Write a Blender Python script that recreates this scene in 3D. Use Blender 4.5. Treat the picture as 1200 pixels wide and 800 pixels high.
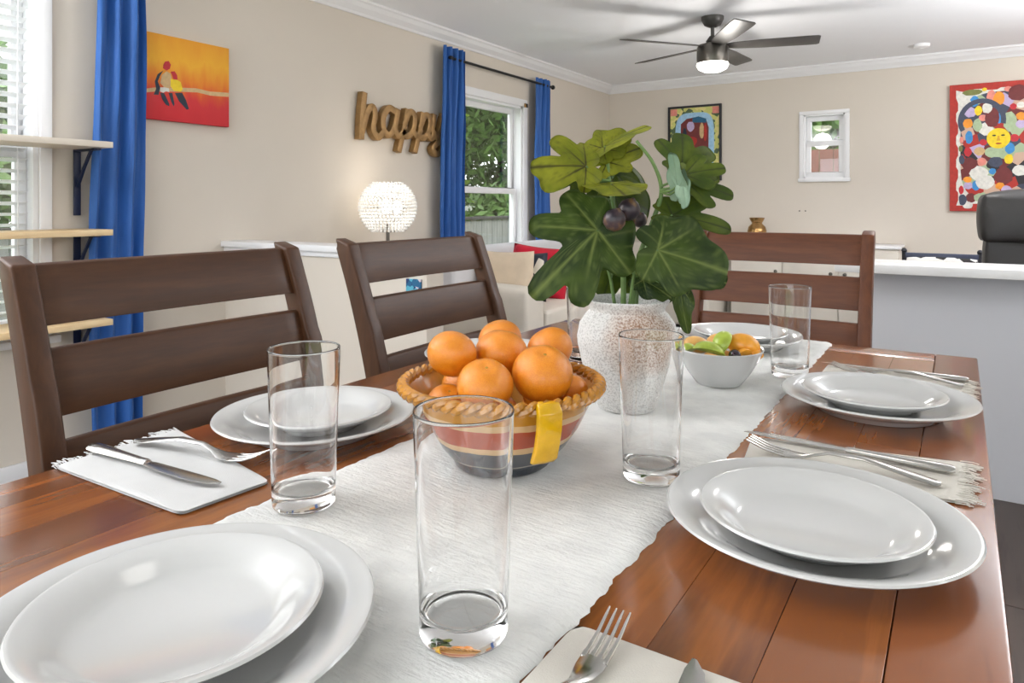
import bpy, bmesh, math, random
from mathutils import Vector, Matrix
random.seed(7)
PI = math.pi
S = bpy.context.scene
for o in list(bpy.data.objects): bpy.data.objects.remove(o)
C = S.collection

# ------------------------------------------------------------------ camera
cam_d = bpy.data.cameras.new('camera'); cam = bpy.data.objects.new('camera', cam_d); C.objects.link(cam)
YAW = math.radians(32.63)
cam.location = (0, 0, 1.14); cam.rotation_euler = (PI/2, 0, YAW)
cam_d.sensor_width = 36; cam_d.lens = 24.6; cam_d.shift_y = -160/1200; cam_d.clip_start = .02
S.camera = cam
# ------------------------------------------------------------------ world, exposure
W = bpy.data.worlds.new('sky'); S.world = W; W.use_nodes = True
bg = W.node_tree.nodes['Background']; bg.inputs[0].default_value = (.93, .97, 1, 1); bg.inputs[1].default_value = 3.1
S.view_settings.view_transform = 'Standard'; S.view_settings.look = 'None'
S.view_settings.gamma = 1; S.view_settings.use_curve_mapping = False
S.view_settings.exposure = 0.3
LAMP = dict(fill_pendant=3, up=(95, 125), drum=1, fan=13, globe=1.4, down=10)  # pendant and up power added, unseen fill lamps

# ------------------------------------------------------------------ materials
M = {}
def newmat(name):
    m = bpy.data.materials.new(name); m.use_nodes = True; M[name] = m
    nt = m.node_tree; return m, nt, nt.nodes, nt.links, nt.nodes['Principled BSDF']
def ramp(N, stops, mode='LINEAR'):
    r = N.new('ShaderNodeValToRGB'); cr = r.color_ramp; cr.interpolation = mode
    while len(cr.elements) < len(stops): cr.elements.new(.5)
    for e, (p, c) in zip(cr.elements, stops): e.position = p; e.color = (*c, 1)
    return r
def coords(N, L, kind='Object', scale=(1, 1, 1), rand=False):
    tc = N.new('ShaderNodeTexCoord'); mp = N.new('ShaderNodeMapping'); mp.inputs['Scale'].default_value = scale
    L.new(tc.outputs[kind], mp.inputs['Vector'])
    if rand:
        oi = N.new('ShaderNodeObjectInfo'); mu = N.new('ShaderNodeMath'); mu.operation = 'MULTIPLY'; mu.inputs[1].default_value = 37
        L.new(oi.outputs['Random'], mu.inputs[0]); cb = N.new('ShaderNodeCombineXYZ')
        L.new(mu.outputs[0], cb.inputs[0]); L.new(mu.outputs[0], cb.inputs[1]); L.new(mu.outputs[0], cb.inputs[2]); L.new(cb.outputs[0], mp.inputs['Location'])
    return mp
def mat(name, col, rough=.5, metal=0, var=.08, scale=8, stretch=(1, 1, 1), bump=0, bscale=None, coat=0, emit=None, spec=.5, rand=False, detail=4, sheen=0):
    m, nt, N, L, P = newmat(name)
    P.inputs['Roughness'].default_value = rough; P.inputs['Metallic'].default_value = metal
    P.inputs['Coat Weight'].default_value = coat; P.inputs['Coat Roughness'].default_value = .1
    P.inputs['Specular IOR Level'].default_value = spec; P.inputs['Sheen Weight'].default_value = sheen
    mp = coords(N, L, 'Object', stretch, rand)
    n = N.new('ShaderNodeTexNoise'); n.inputs['Scale'].default_value = scale; n.inputs['Detail'].default_value = detail
    L.new(mp.outputs[0], n.inputs['Vector'])
    lo = tuple(max(0, c*(1-var)) for c in col); hi = tuple(min(1, c*(1+var)) for c in col)
    r = ramp(N, [(.3, lo), (.7, hi)]); L.new(n.outputs['Fac'], r.inputs[0]); L.new(r.outputs[0], P.inputs['Base Color'])
    if bump:
        n2 = N.new('ShaderNodeTexNoise'); n2.inputs['Scale'].default_value = bscale or scale*4; n2.inputs['Detail'].default_value = 3
        L.new(mp.outputs[0], n2.inputs['Vector'])
        b = N.new('ShaderNodeBump'); b.inputs['Strength'].default_value = bump; b.inputs['Distance'].default_value = .002
        L.new(n2.outputs['Fac'], b.inputs['Height']); L.new(b.outputs[0], P.inputs['Normal'])
    if emit:
        P.inputs['Emission Color'].default_value = (*emit[0], 1); P.inputs['Emission Strength'].default_value = emit[1]
    return m
def lin(r, g, b):
    f = lambda v: v/12.92 if v <= .04045 else ((v+.055)/1.055)**2.4
    return (f(r/255), f(g/255), f(b/255))
def wood(name, tones, rough=.3, coat=.3, along=(14, 1.2, 14), rand=True, bump=.05, spec=.5):
    """grain stretched along local y; tone chosen per piece by the object's random number"""
    m, nt, N, L, P = newmat(name)
    P.inputs['Roughness'].default_value = rough; P.inputs['Coat Weight'].default_value = coat; P.inputs['Coat Roughness'].default_value = .12; P.inputs['Specular IOR Level'].default_value = spec
    mp = coords(N, L, 'Object', along, rand)
    n = N.new('ShaderNodeTexNoise'); n.inputs['Scale'].default_value = 1.6; n.inputs['Detail'].default_value = 6; n.inputs['Roughness'].default_value = .58; n.inputs['Distortion'].default_value = .35
    L.new(mp.outputs[0], n.inputs['Vector'])
    fine = N.new('ShaderNodeTexNoise'); fine.inputs['Scale'].default_value = 9; fine.inputs['Detail'].default_value = 3; L.new(mp.outputs[0], fine.inputs['Vector'])
    add = N.new('ShaderNodeMath'); add.operation = 'MULTIPLY_ADD'; add.inputs[1].default_value = .3
    L.new(fine.outputs['Fac'], add.inputs[0]); L.new(n.outputs['Fac'], add.inputs[2])
    last = add
    if rand:
        oi = N.new('ShaderNodeObjectInfo'); a2 = N.new('ShaderNodeMath'); a2.operation = 'MULTIPLY_ADD'; a2.inputs[1].default_value = .42
        L.new(oi.outputs['Random'], a2.inputs[0]); L.new(add.outputs[0], a2.inputs[2]); last = a2
    hi = 1.05 if rand else .8
    r = ramp(N, [(.4+(hi-.4)*i/(len(tones)-1), t) for i, t in enumerate(tones)]); L.new(last.outputs[0], r.inputs[0]); L.new(r.outputs[0], P.inputs['Base Color'])
    b = N.new('ShaderNodeBump'); b.inputs['Strength'].default_value = bump; b.inputs['Distance'].default_value = .001
    L.new(fine.outputs['Fac'], b.inputs['Height']); L.new(b.outputs[0], P.inputs['Normal'])
    return m
mat('wall', lin(215, 206, 194), .75, var=.015, scale=2, bump=.05, bscale=180)
mat('ceiling', lin(246, 248, 252), .8, var=.01, scale=2)
mat('white_paint', lin(236, 236, 238), .35, var=.01, scale=3)
mat('counter_white', lin(240, 240, 240), .25, var=.02, scale=6)
mat('panel_grey', lin(212, 213, 219), .5, var=.015, scale=2)
wood('table_wood', [lin(58, 33, 20), lin(84, 47, 24), lin(116, 65, 30), lin(104, 58, 28), lin(134, 76, 34), lin(154, 90, 40), lin(140, 80, 36)], .2, .4, along=(9, .9, 9))
wood('table_dark', [lin(74, 40, 23), lin(110, 61, 32), lin(142, 82, 44)], .22, .45)
wood('chair_wood', [lin(62, 38, 22), lin(71, 43, 25), lin(80, 50, 29)], .42, .03, along=(30, 30, 3), rand=False, spec=.32)
wood('red_chair_wood', [lin(84, 48, 29), lin(96, 55, 33), lin(108, 63, 38)], .42, .03, along=(30, 30, 3), rand=False, spec=.32)  # warmer, lighter copy of chair_wood; the light difference is put into the colour
wood('chair_slat_wood', [lin(62, 38, 22), lin(71, 43, 25), lin(80, 50, 29)], .42, .03, along=(3, 30, 30), rand=False, spec=.32)
wood('red_chair_slat_wood', [lin(84, 48, 29), lin(96, 55, 33), lin(108, 63, 38)], .42, .03, along=(3, 30, 30), rand=False, spec=.32)  # slat version, with the same warm light painted into its tones
wood('floor_wood', [lin(34, 27, 23), lin(58, 47, 41), lin(84, 70, 62)], .4, .1, along=(16, 1.5, 16))
wood('pine', [lin(205, 165, 112), lin(226, 196, 150), lin(238, 214, 172)], .5, 0, along=(8, 1, 8), rand=False)
mat('shelf_white', lin(228, 218, 204), .5, var=.02)
mat('bracket_navy', lin(24, 34, 66), .4, var=.05)
mat('curtain_blue', lin(36, 93, 168), .6, var=.1, scale=14, stretch=(1, 1, .3), bump=.15, bscale=500, sheen=.1)
mat('porcelain', lin(202, 202, 201), .12, var=.008, scale=3, coat=.4)
mat('steel', (.55, .54, .52), .2, 1, var=.08, scale=20)
mat('black_metal', lin(26, 26, 28), .4, .3, var=.1)
mat('grey_metal', lin(104, 100, 94), .32, .8, var=.1, scale=10)
mat('blade_grey', lin(74, 72, 70), .45, .2, var=.1, scale=10)
mat('napkin_white', lin(208, 208, 208), .85, var=.03, scale=20, bump=.25, bscale=900)
mat('napkin_cream', lin(216, 211, 202), .85, var=.03, scale=20, bump=.25, bscale=900)
mat('sofa_cream', lin(214, 207, 196), .6, var=.05, scale=5, bump=.2, bscale=60)
mat('sofa_grey', lin(206, 206, 210), .7, var=.04, scale=5)
mat('pillow_beige', lin(214, 196, 172), .8, var=.06, scale=12)
mat('pillow_red', lin(190, 12, 44), .8, var=.15, scale=12)
mat('brass', (.42, .25, .1), .22, 1, var=.3, scale=12)
mat('leather_black', lin(40, 38, 37), .42, var=.1, scale=30, bump=.2, bscale=200)
mat('frame_black', lin(30, 30, 38), .4, var=.05)
mat('gold_foil', (.30, .175, .065), .42, .45, var=.25, scale=18, bump=.3, bscale=40)
mat('stem_green', lin(104, 132, 72), .5, var=.25, scale=60)
mat('soil', lin(62, 46, 34), .9, var=.4, scale=120, bump=.6)
mat('bark', lin(82, 68, 54), .9, var=.3, scale=8, bump=.5)
mat('fence_grey', lin(132, 132, 130), .9, var=.18, scale=5, stretch=(6, 6, .6), rand=True)
mat('fence_red', lin(112, 66, 56), .9, var=.15, scale=5, stretch=(4, 4, 1), rand=True)
mat('house_white', lin(215, 215, 212), .8, var=.04)
mat('roof_dark', lin(66, 64, 62), .9, var=.15, scale=20)
mat('lawn', lin(96, 122, 58), .9, var=.3, scale=3, bump=.3)
mat('concrete', lin(196, 192, 186), .85, var=.06, scale=3)
mat('canvas_cream', lin(206, 176, 132), .8, var=.05)
mat('tree_leaf', lin(134, 160, 58), .6, var=.5, scale=1.4)
mat('tree_leaf_deep', lin(82, 112, 50), .6, var=.45, scale=1.4)
mat('lamp_glow', (1, .96, .88), .3, var=0, emit=((1, .95, .86), 4))
mat('bead', (.93, .92, .9), .08, var=.02, spec=.9, emit=((1, .93, .84), .12))
m_, nt_, N_, L_0, P_ = newmat('fig_skin'); P_.inputs['Roughness'].default_value = .35; mp_ = coords(N_, L_0, rand=True); n_ = N_.new('ShaderNodeTexNoise'); n_.inputs['Scale'].default_value = 55; L_0.new(mp_.outputs[0], n_.inputs['Vector'])
r_ = ramp(N_, [(.38, lin(42, 34, 44)), (.55, lin(74, 58, 62)), (.7, lin(140, 104, 66))]); L_0.new(n_.outputs['Fac'], r_.inputs[0]); L_0.new(r_.outputs[0], P_.inputs['Base Color'])
mat('grape', lin(38, 22, 34), .18, var=.3, scale=60, coat=.4)
mat('cow_white', lin(225, 224, 220), .8, var=.02)
for nm, cc in dict(paint_red=(196, 36, 48), paint_brick=(178, 44, 32), paint_yellow=(240, 208, 28), paint_orange=(240, 152, 40), paint_white=(226, 224, 216),
                   paint_black=(28, 28, 34), paint_navy=(30, 42, 60), paint_blue=(58, 142, 206), paint_slate=(66, 72, 92), paint_maroon=(112, 40, 40),
                   paint_lilac=(190, 172, 208), paint_sage=(168, 186, 150), paint_olive=(120, 124, 62), paint_pink=(228, 142, 128), paint_sky=(160, 200, 228),
                   paint_tan=(206, 172, 124), paint_gold=(214, 160, 30), paint_teal=(24, 92, 128)).items():
    mat(nm, lin(*cc), .55, var=.12, scale=45)

def thin_glass():
    m, nt, N, L, P = newmat('window_glass')
    t = N.new('ShaderNodeBsdfTransparent'); g = N.new('ShaderNodeBsdfGlossy'); g.inputs['Roughness'].default_value = .02
    x = N.new('ShaderNodeMixShader'); x.inputs[0].default_value = .06
    L.new(t.outputs[0], x.inputs[1]); L.new(g.outputs[0], x.inputs[2]); L.new(x.outputs[0], N['Material Output'].inputs[0])
thin_glass()
def tumbler_glass():
    m, nt, N, L, P = newmat('clear_glass')
    P.inputs['Base Color'].default_value = (1, 1, 1, 1); P.inputs['Transmission Weight'].default_value = 1
    P.inputs['Roughness'].default_value = 0; P.inputs['IOR'].default_value = 1.46
tumbler_glass()
def runner_mat():
    m, nt, N, L, P = newmat('runner_cotton')
    P.inputs['Roughness'].default_value = .9; P.inputs['Sheen Weight'].default_value = .15
    mp = coords(N, L)
    n = N.new('ShaderNodeTexNoise'); n.inputs['Scale'].default_value = 26; n.inputs['Detail'].default_value = 5; L.new(mp.outputs[0], n.inputs['Vector'])
    r = ramp(N, [(.3, lin(214, 214, 212)), (.7, lin(234, 234, 231))]); L.new(n.outputs['Fac'], r.inputs[0]); L.new(r.outputs[0], P.inputs['Base Color'])
    w = N.new('ShaderNodeTexWave'); w.bands_direction = 'Y'; w.inputs['Scale'].default_value = 42; w.inputs['Distortion'].default_value = 5; w.inputs['Detail'].default_value = 3; w.inputs['Detail Scale'].default_value = 3
    L.new(mp.outputs[0], w.inputs['Vector'])
    n2 = N.new('ShaderNodeTexNoise'); n2.inputs['Scale'].default_value = 330; n2.inputs['Detail'].default_value = 2; L.new(mp.outputs[0], n2.inputs['Vector'])
    mp2 = coords(N, L, 'Object', (45, 230, 60)); w = N.new('ShaderNodeTexNoise'); w.inputs['Scale'].default_value = 1; w.inputs['Detail'].default_value = 2; L.new(mp2.outputs[0], w.inputs['Vector'])
    mu = N.new('ShaderNodeMath'); mu.operation = 'MULTIPLY_ADD'; mu.inputs[1].default_value = .5; L.new(n2.outputs['Fac'], mu.inputs[0]); L.new(w.outputs['Fac'], mu.inputs[2])
    b = N.new('ShaderNodeBump'); b.inputs['Strength'].default_value = .6; b.inputs['Distance'].default_value = .003
    L.new(mu.outputs[0], b.inputs['Height']); L.new(b.outputs[0], P.inputs['Normal'])
runner_mat()
def orange_mat():
    m, nt, N, L, P = newmat('orange_peel')
    P.inputs['Roughness'].default_value = .28; P.inputs['Coat Weight'].default_value = .25
    P.inputs['Subsurface Weight'].default_value = .0
    mp = coords(N, L, rand=True)
    n = N.new('ShaderNodeTexNoise'); n.inputs['Scale'].default_value = 28; L.new(mp.outputs[0], n.inputs['Vector'])
    r = ramp(N, [(.3, lin(222, 122, 16)), (.7, lin(236, 152, 38))]); L.new(n.outputs['Fac'], r.inputs[0]); L.new(r.outputs[0], P.inputs['Base Color'])
    v = N.new('ShaderNodeTexVoronoi'); v.inputs['Scale'].default_value = 520; L.new(mp.outputs[0], v.inputs['Vector'])
    b = N.new('ShaderNodeBump'); b.inputs['Strength'].default_value = .25; b.inputs['Distance'].default_value = .0008
    L.new(v.outputs['Distance'], b.inputs['Height']); L.new(b.outputs[0], P.inputs['Normal'])
orange_mat()
def bowl_mat():
    m, nt, N, L, P = newmat('bowl_bands')
    P.inputs['Roughness'].default_value = .2; P.inputs['Coat Weight'].default_value = .3
    tc = N.new('ShaderNodeTexCoord'); sx = N.new('ShaderNodeSeparateXYZ'); L.new(tc.outputs['Object'], sx.inputs[0])
    n = N.new('ShaderNodeTexNoise'); n.inputs['Scale'].default_value = 30; L.new(tc.outputs['Object'], n.inputs['Vector'])
    a = N.new('ShaderNodeMath'); a.operation = 'MULTIPLY_ADD'; a.inputs[1].default_value = .004; L.new(n.outputs['Fac'], a.inputs[0]); L.new(sx.outputs[2], a.inputs[2])
    mr = N.new('ShaderNodeMapRange'); mr.inputs[1].default_value = 0; mr.inputs[2].default_value = .1; L.new(a.outputs[0], mr.inputs[0])
    dk, cr, rd, mu = lin(62, 66, 74), lin(214, 178, 132), lin(176, 82, 56), lin(192, 132, 40)
    r = ramp(N, [(0, lin(44, 50, 60)), (.12, dk), (.155, lin(150, 146, 136)), (.175, lin(84, 86, 90)), (.36, cr), (.43, rd), (.63, cr), (.7, mu)], 'CONSTANT')
    L.new(mr.outputs[0], r.inputs[0]); L.new(r.outputs[0], P.inputs['Base Color'])
bowl_mat()
mat('bowl_inside', lin(196, 140, 60), .2, var=.2, scale=40, coat=.3)
mat('bowl_rope', lin(188, 128, 40), .18, var=.25, scale=50, coat=.4, bump=.2)
mat('bowl_yellow', lin(226, 174, 10), .2, var=.12, scale=50, coat=.4, bump=.35, bscale=140)
def vase_mat():
    m, nt, N, L, P = newmat('vase_stone')
    P.inputs['Roughness'].default_value = .8
    mp = coords(N, L)
    sp = N.new('ShaderNodeTexNoise'); sp.inputs['Scale'].default_value = 420; sp.inputs['Detail'].default_value = 2; L.new(mp.outputs[0], sp.inputs['Vector'])
    n = N.new('ShaderNodeTexNoise'); n.inputs['Scale'].default_value = 11; n.inputs['Detail'].default_value = 3; L.new(mp.outputs[0], n.inputs['Vector'])
    r1 = ramp(N, [(.36, lin(190, 188, 186)), (.52, lin(226, 225, 223))]); L.new(sp.outputs['Fac'], r1.inputs[0])
    r2 = ramp(N, [(.36, lin(150, 112, 88)), (.6, lin(214, 200, 190))]); L.new(sp.outputs['Fac'], r2.inputs[0])
    # worn terracotta patch on the side (a mark of the vase itself)
    sx = N.new('ShaderNodeSeparateXYZ'); L.new(mp.outputs[0], sx.inputs[0])
    d = N.new('ShaderNodeVectorMath'); d.operation = 'DISTANCE'; d.inputs[1].default_value = (.02, -.06, .1); L.new(mp.outputs[0], d.inputs[0])
    a = N.new('ShaderNodeMath'); a.operation = 'MULTIPLY_ADD'; a.inputs[1].default_value = .09; L.new(n.outputs['Fac'], a.inputs[0]); L.new(d.outputs['Value'], a.inputs[2])
    r3 = ramp(N, [(.07, (1, 1, 1)), (.1, (0, 0, 0))]); L.new(a.outputs[0], r3.inputs[0])
    x = N.new('ShaderNodeMix'); x.data_type = 'RGBA'; L.new(r3.outputs[0], x.inputs[0]); L.new(r1.outputs[0], x.inputs[6]); L.new(r2.outputs[0], x.inputs[7]); L.new(x.outputs[2], P.inputs['Base Color'])
    b = N.new('ShaderNodeBump'); b.inputs['Strength'].default_value = .6; b.inputs['Distance'].default_value = .0015; L.new(sp.outputs['Fac'], b.inputs['Height']); L.new(b.outputs[0], P.inputs['Normal'])
vase_mat()
def leaf_mat(name, base, light, vein):
    m, nt, N, L, P = newmat(name)
    P.inputs['Roughness'].default_value = .5; P.inputs['Specular IOR Level'].default_value = .35
    mp = coords(N, L, rand=True)
    n = N.new('ShaderNodeTexNoise'); n.inputs['Scale'].default_value = 24; n.inputs['Detail'].default_value = 4; L.new(mp.outputs[0], n.inputs['Vector'])
    r = ramp(N, [(.35, base), (.68, light)]); L.new(n.outputs['Fac'], r.inputs[0])
    at = N.new('ShaderNodeAttribute'); at.attribute_name = 'vein'
    x = N.new('ShaderNodeMix'); x.data_type = 'RGBA'; L.new(at.outputs['Fac'], x.inputs[0]); L.new(r.outputs[0], x.inputs[6]); x.inputs[7].default_value = (*vein, 1)
    L.new(x.outputs[2], P.inputs['Base Color'])
    t = N.new('ShaderNodeBsdfTranslucent'); L.new(x.outputs[2], t.inputs[0]); ms = N.new('ShaderNodeMixShader'); ms.inputs[0].default_value = .3
    L.new(P.outputs[0], ms.inputs[1]); L.new(t.outputs[0], ms.inputs[2]); L.new(ms.outputs[0], N['Material Output'].inputs[0])
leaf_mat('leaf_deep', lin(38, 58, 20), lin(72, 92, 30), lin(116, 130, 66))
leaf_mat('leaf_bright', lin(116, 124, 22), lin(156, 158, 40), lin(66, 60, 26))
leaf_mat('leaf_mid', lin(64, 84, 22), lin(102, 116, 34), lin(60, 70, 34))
leaf_mat('leaf_back', lin(132, 164, 140), lin(166, 192, 164), lin(120, 140, 110))
def sunset_mat():
    m, nt, N, L, P = newmat('painted_sunset')
    P.inputs['Roughness'].default_value = .6
    tc = N.new('ShaderNodeTexCoord'); sx = N.new('ShaderNodeSeparateXYZ'); L.new(tc.outputs['Object'], sx.inputs[0])
    mp = coords(N, L, 'Object', (1, 18, 5))
    n = N.new('ShaderNodeTexNoise'); n.inputs['Scale'].default_value = 1; n.inputs['Detail'].default_value = 5; L.new(mp.outputs[0], n.inputs['Vector'])
    a = N.new('ShaderNodeMath'); a.operation = 'MULTIPLY_ADD'; a.inputs[1].default_value = .16; L.new(n.outputs['Fac'], a.inputs[0]); L.new(sx.outputs[2], a.inputs[2])
    mr = N.new('ShaderNodeMapRange'); mr.inputs[1].default_value = -.2; mr.inputs[2].default_value = .3; L.new(a.outputs[0], mr.inputs[0])
    r = ramp(N, [(0, lin(206, 30, 44)), (.34, lin(214, 44, 52)), (.44, lin(222, 84, 40)), (.54, lin(232, 128, 28)), (.74, lin(242, 178, 44)), (.95, lin(236, 160, 40))])
    L.new(mr.outputs[0], r.inputs[0]); L.new(r.outputs[0], P.inputs['Base Color'])
sunset_mat()
def patch_mat(name, stops, scale):
    m, nt, N, L, P = newmat(name)
    P.inputs['Roughness'].default_value = .6
    mp = coords(N, L, 'Object', (1, 1, 1))
    v = N.new('ShaderNodeTexVoronoi'); v.inputs['Scale'].default_value = scale; L.new(mp.outputs[0], v.inputs['Vector'])
    sx = N.new('ShaderNodeSeparateColor'); L.new(v.outputs['Color'], sx.inputs[0])
    r = ramp(N, stops, 'CONSTANT'); L.new(sx.outputs[0], r.inputs[0]); L.new(r.outputs[0], P.inputs['Base Color'])
patch_mat('patchwork', [(0, lin(66, 72, 92)), (.18, lin(178, 44, 32)), (.34, lin(112, 40, 40)), (.5, lin(190, 172, 208)), (.64, lin(168, 186, 150)), (.78, lin(206, 172, 150)), (.9, lin(44, 40, 46))], 11)
patch_mat('floral', [(0, lin(232, 228, 226)), (.55, lin(226, 200, 210)), (.72, lin(226, 92, 130)), (.86, lin(214, 208, 222))], 18)
patch_mat('camo_print', [(0, lin(30, 32, 34)), (.35, lin(34, 82, 62)), (.62, lin(214, 206, 196)), (.82, lin(60, 66, 60))], 11)
patch_mat('mono_print', [(0, lin(30, 36, 52)), (.45, lin(222, 214, 200))], 12)
patch_mat('cow_print', [(0, lin(26, 22, 22)), (.42, lin(228, 226, 222))], 26)
patch_mat('blue_print', [(0, lin(22, 96, 140)), (.4, lin(30, 60, 110)), (.6, lin(90, 180, 205)), (.8, lin(215, 200, 210))], 45)
patch_mat('yellow_check', [(0, lin(206, 206, 120)), (.5, lin(84, 104, 72)), (.7, lin(226, 214, 140))], 30)

# ------------------------------------------------------------------ mesh helpers
class B:
    def __init__(s): s.v = []; s.f = []; s.mi = []
    def add(s, v, f, mi=0):
        o = len(s.v); s.v += [tuple(p) for p in v]; s.f += [tuple(i+o for i in q) for q in f]; s.mi += [mi]*len(f); return s
    def box(s, a, b, mi=0):
        (x0, y0, z0), (x1, y1, z1) = a, b
        return s.add([(x0, y0, z0), (x1, y0, z0), (x1, y1, z0), (x0, y1, z0), (x0, y0, z1), (x1, y0, z1), (x1, y1, z1), (x0, y1, z1)],
                     [(3, 2, 1, 0), (4, 5, 6, 7), (0, 1, 5, 4), (1, 2, 6, 5), (2, 3, 7, 6), (3, 0, 4, 7)], mi)
    def lathe(s, prof, n=48, c=(0, 0, 0), mi=0, close=False, cap=True):
        v = []; f = []
        for r, z in prof:
            for k in range(n): a = 2*PI*k/n; v.append((c[0]+r*math.cos(a), c[1]+r*math.sin(a), c[2]+z))
        m = len(prof)
        for i in range(m if close else m-1):
            for k in range(n):
                i2 = (i+1) % m; f.append((i*n+k, i*n+(k+1) % n, i2*n+(k+1) % n, i2*n+k))
        if not close and cap:
            if prof[0][0] > 1e-6: f.append(tuple(range(n-1, -1, -1)))
            if prof[-1][0] > 1e-6: f.append(tuple((m-1)*n+k for k in range(n)))
        return s.add(v, f, mi)
    def tube(s, pts, rad, n=8, flat=1.0, up=None, mi=0, ph=0):
        pts = [Vector(p) for p in pts]; rr = rad if isinstance(rad, (list, tuple)) else [rad]*len(pts)
        v = []; f = []; m = len(pts); ref = None
        for i, p in enumerate(pts):
            t = (pts[min(i+1, m-1)]-pts[max(i-1, 0)]).normalized()
            if up is not None: ref = Vector(up)
            elif ref is None: ref = Vector((0, 0, 1)) if abs(t.z) < .9 else Vector((1, 0, 0))
            a = (ref-t*ref.dot(t)).normalized(); ref = a if up is None else ref; b = t.cross(a)
            for k in range(n):
                an = 2*PI*k/n+ph; v.append(p+(a*math.cos(an)*flat+b*math.sin(an))*rr[i])
        for i in range(m-1):
            for k in range(n): f.append((i*n+k, i*n+(k+1) % n, (i+1)*n+(k+1) % n, (i+1)*n+k))
        f.append(tuple(range(n-1, -1, -1))); f.append(tuple((m-1)*n+k for k in range(n)))
        return s.add(v, f, mi)
    def loft(s, secs, closed_ends=True, mi=0):
        n = len(secs[0]); v = [p for q in secs for p in q]; f = []
        for i in range(len(secs)-1):
            for k in range(n): f.append((i*n+k, i*n+(k+1) % n, (i+1)*n+(k+1) % n, (i+1)*n+k))
        if closed_ends: f.append(tuple(range(n-1, -1, -1))); f.append(tuple((len(secs)-1)*n+k for k in range(n)))
        return s.add(v, f, mi)
    def prism(s, poly, fn, mi=0):
        """poly in 2d, fn(u, v, side) gives the 3d point for side 0 and 1"""
        n = len(poly); v = [fn(u, w, 0) for u, w in poly]+[fn(u, w, 1) for u, w in poly]
        f = [tuple(range(n-1, -1, -1)), tuple(range(n, 2*n))]+[(k, (k+1) % n, n+(k+1) % n, n+k) for k in range(n)]
        return s.add(v, f, mi)
    def ball(s, c, r, nu=20, nv=12, mi=0):
        rx, ry, rz = r if isinstance(r, (tuple, list)) else (r, r, r); v = [(c[0], c[1], c[2]-rz)]; f = []
        for i in range(1, nv):
            t = PI*i/nv
            for k in range(nu): a = 2*PI*k/nu; v.append((c[0]+rx*math.sin(t)*math.cos(a), c[1]+ry*math.sin(t)*math.sin(a), c[2]-rz*math.cos(t)))
        v.append((c[0], c[1], c[2]+rz)); L_ = len(v)-1
        for k in range(nu): f.append((0, 1+(k+1) % nu, 1+k)); f.append((L_, L_-nu+k, L_-nu+(k+1) % nu))
        for i in range(nv-2):
            for k in range(nu): f.append((1+i*nu+k, 1+i*nu+(k+1) % nu, 1+(i+1)*nu+(k+1) % nu, 1+(i+1)*nu+k))
        return s.add(v, f, mi)
    def mesh(s, name, mats, bevel=0, seg=2, smooth=None):
        me = bpy.data.meshes.new(name); me.from_pydata(s.v, [], s.f)
        for m in (mats if isinstance(mats, (list, tuple)) else [mats]): me.materials.append(M[m])
        for p, i in zip(me.polygons, s.mi): p.material_index = i
        bm = bmesh.new(); bm.from_mesh(me); bmesh.ops.remove_doubles(bm, verts=bm.verts, dist=1e-6); bmesh.ops.recalc_face_normals(bm, faces=bm.faces)
        if bevel:
            es = [e for e in bm.edges if len(e.link_faces) == 2 and e.calc_face_angle(0) > .6]
            bmesh.ops.bevel(bm, geom=es, offset=bevel, segments=seg, profile=.5, affect='EDGES', clamp_overlap=True)
        bm.to_mesh(me); bm.free()
        if smooth is None: smooth = True
        if smooth:
            me.polygons.foreach_set('use_smooth', [True]*len(me.polygons))
            me.set_sharp_from_angle(angle=math.radians(38))
        return me
    def build(s, name, mats, parent=None, bevel=0, seg=2, smooth=None, loc=None, rot=None):
        return link(name, s.mesh(name, mats, bevel, seg, smooth), parent, loc, rot)
def link(name, me, parent=None, loc=None, rot=None):
    o = bpy.data.objects.new(name, me); C.objects.link(o)
    if parent: o.parent = parent
    if loc is not None: o.location = loc
    if rot is not None: o.rotation_euler = rot
    return o
def tag(o, label=None, cat=None, group=None, kind=None):
    if label: o['label'] = label
    if cat: o['category'] = cat
    if group: o['group'] = group
    if kind: o['kind'] = kind
    return o
def thing(name, label, cat, loc=(0, 0, 0), rz=0, group=None):
    o = bpy.data.objects.new(name, None); o.empty_display_size = .05; C.objects.link(o)
    o.location = loc; o.rotation_euler = (0, 0, rz); return tag(o, label, cat, group)
def struct(o): o['kind'] = 'structure'; return o
def copy_tree(o, parent=None):
    c = o.copy(); C.objects.link(c); c.parent = parent
    for ch in list(o.children): copy_tree(ch, c)
    return c
def spline(pts, n=8):
    """Catmull-Rom through points"""
    P = [Vector(p) for p in pts]; P = [P[0]*2-P[1]]+P+[P[-1]*2-P[-2]]; out = []
    for i in range(1, len(P)-2):
        for k in range(n):
            t = k/n; a, b, c_, d = P[i-1:i+3]
            out.append(.5*((2*b)+(c_-a)*t+(2*a-5*b+4*c_-d)*t*t+(3*b-a-3*c_+d)*t**3))
    out.append(P[-2]); return out
def blob(cx, cy, rx, ry, n=14, j=.12, rng=random):
    return [(cx+rx*(1+rng.uniform(-j, j))*math.cos(2*PI*k/n), cy+ry*(1+rng.uniform(-j, j))*math.sin(2*PI*k/n)) for k in range(n)]

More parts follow.
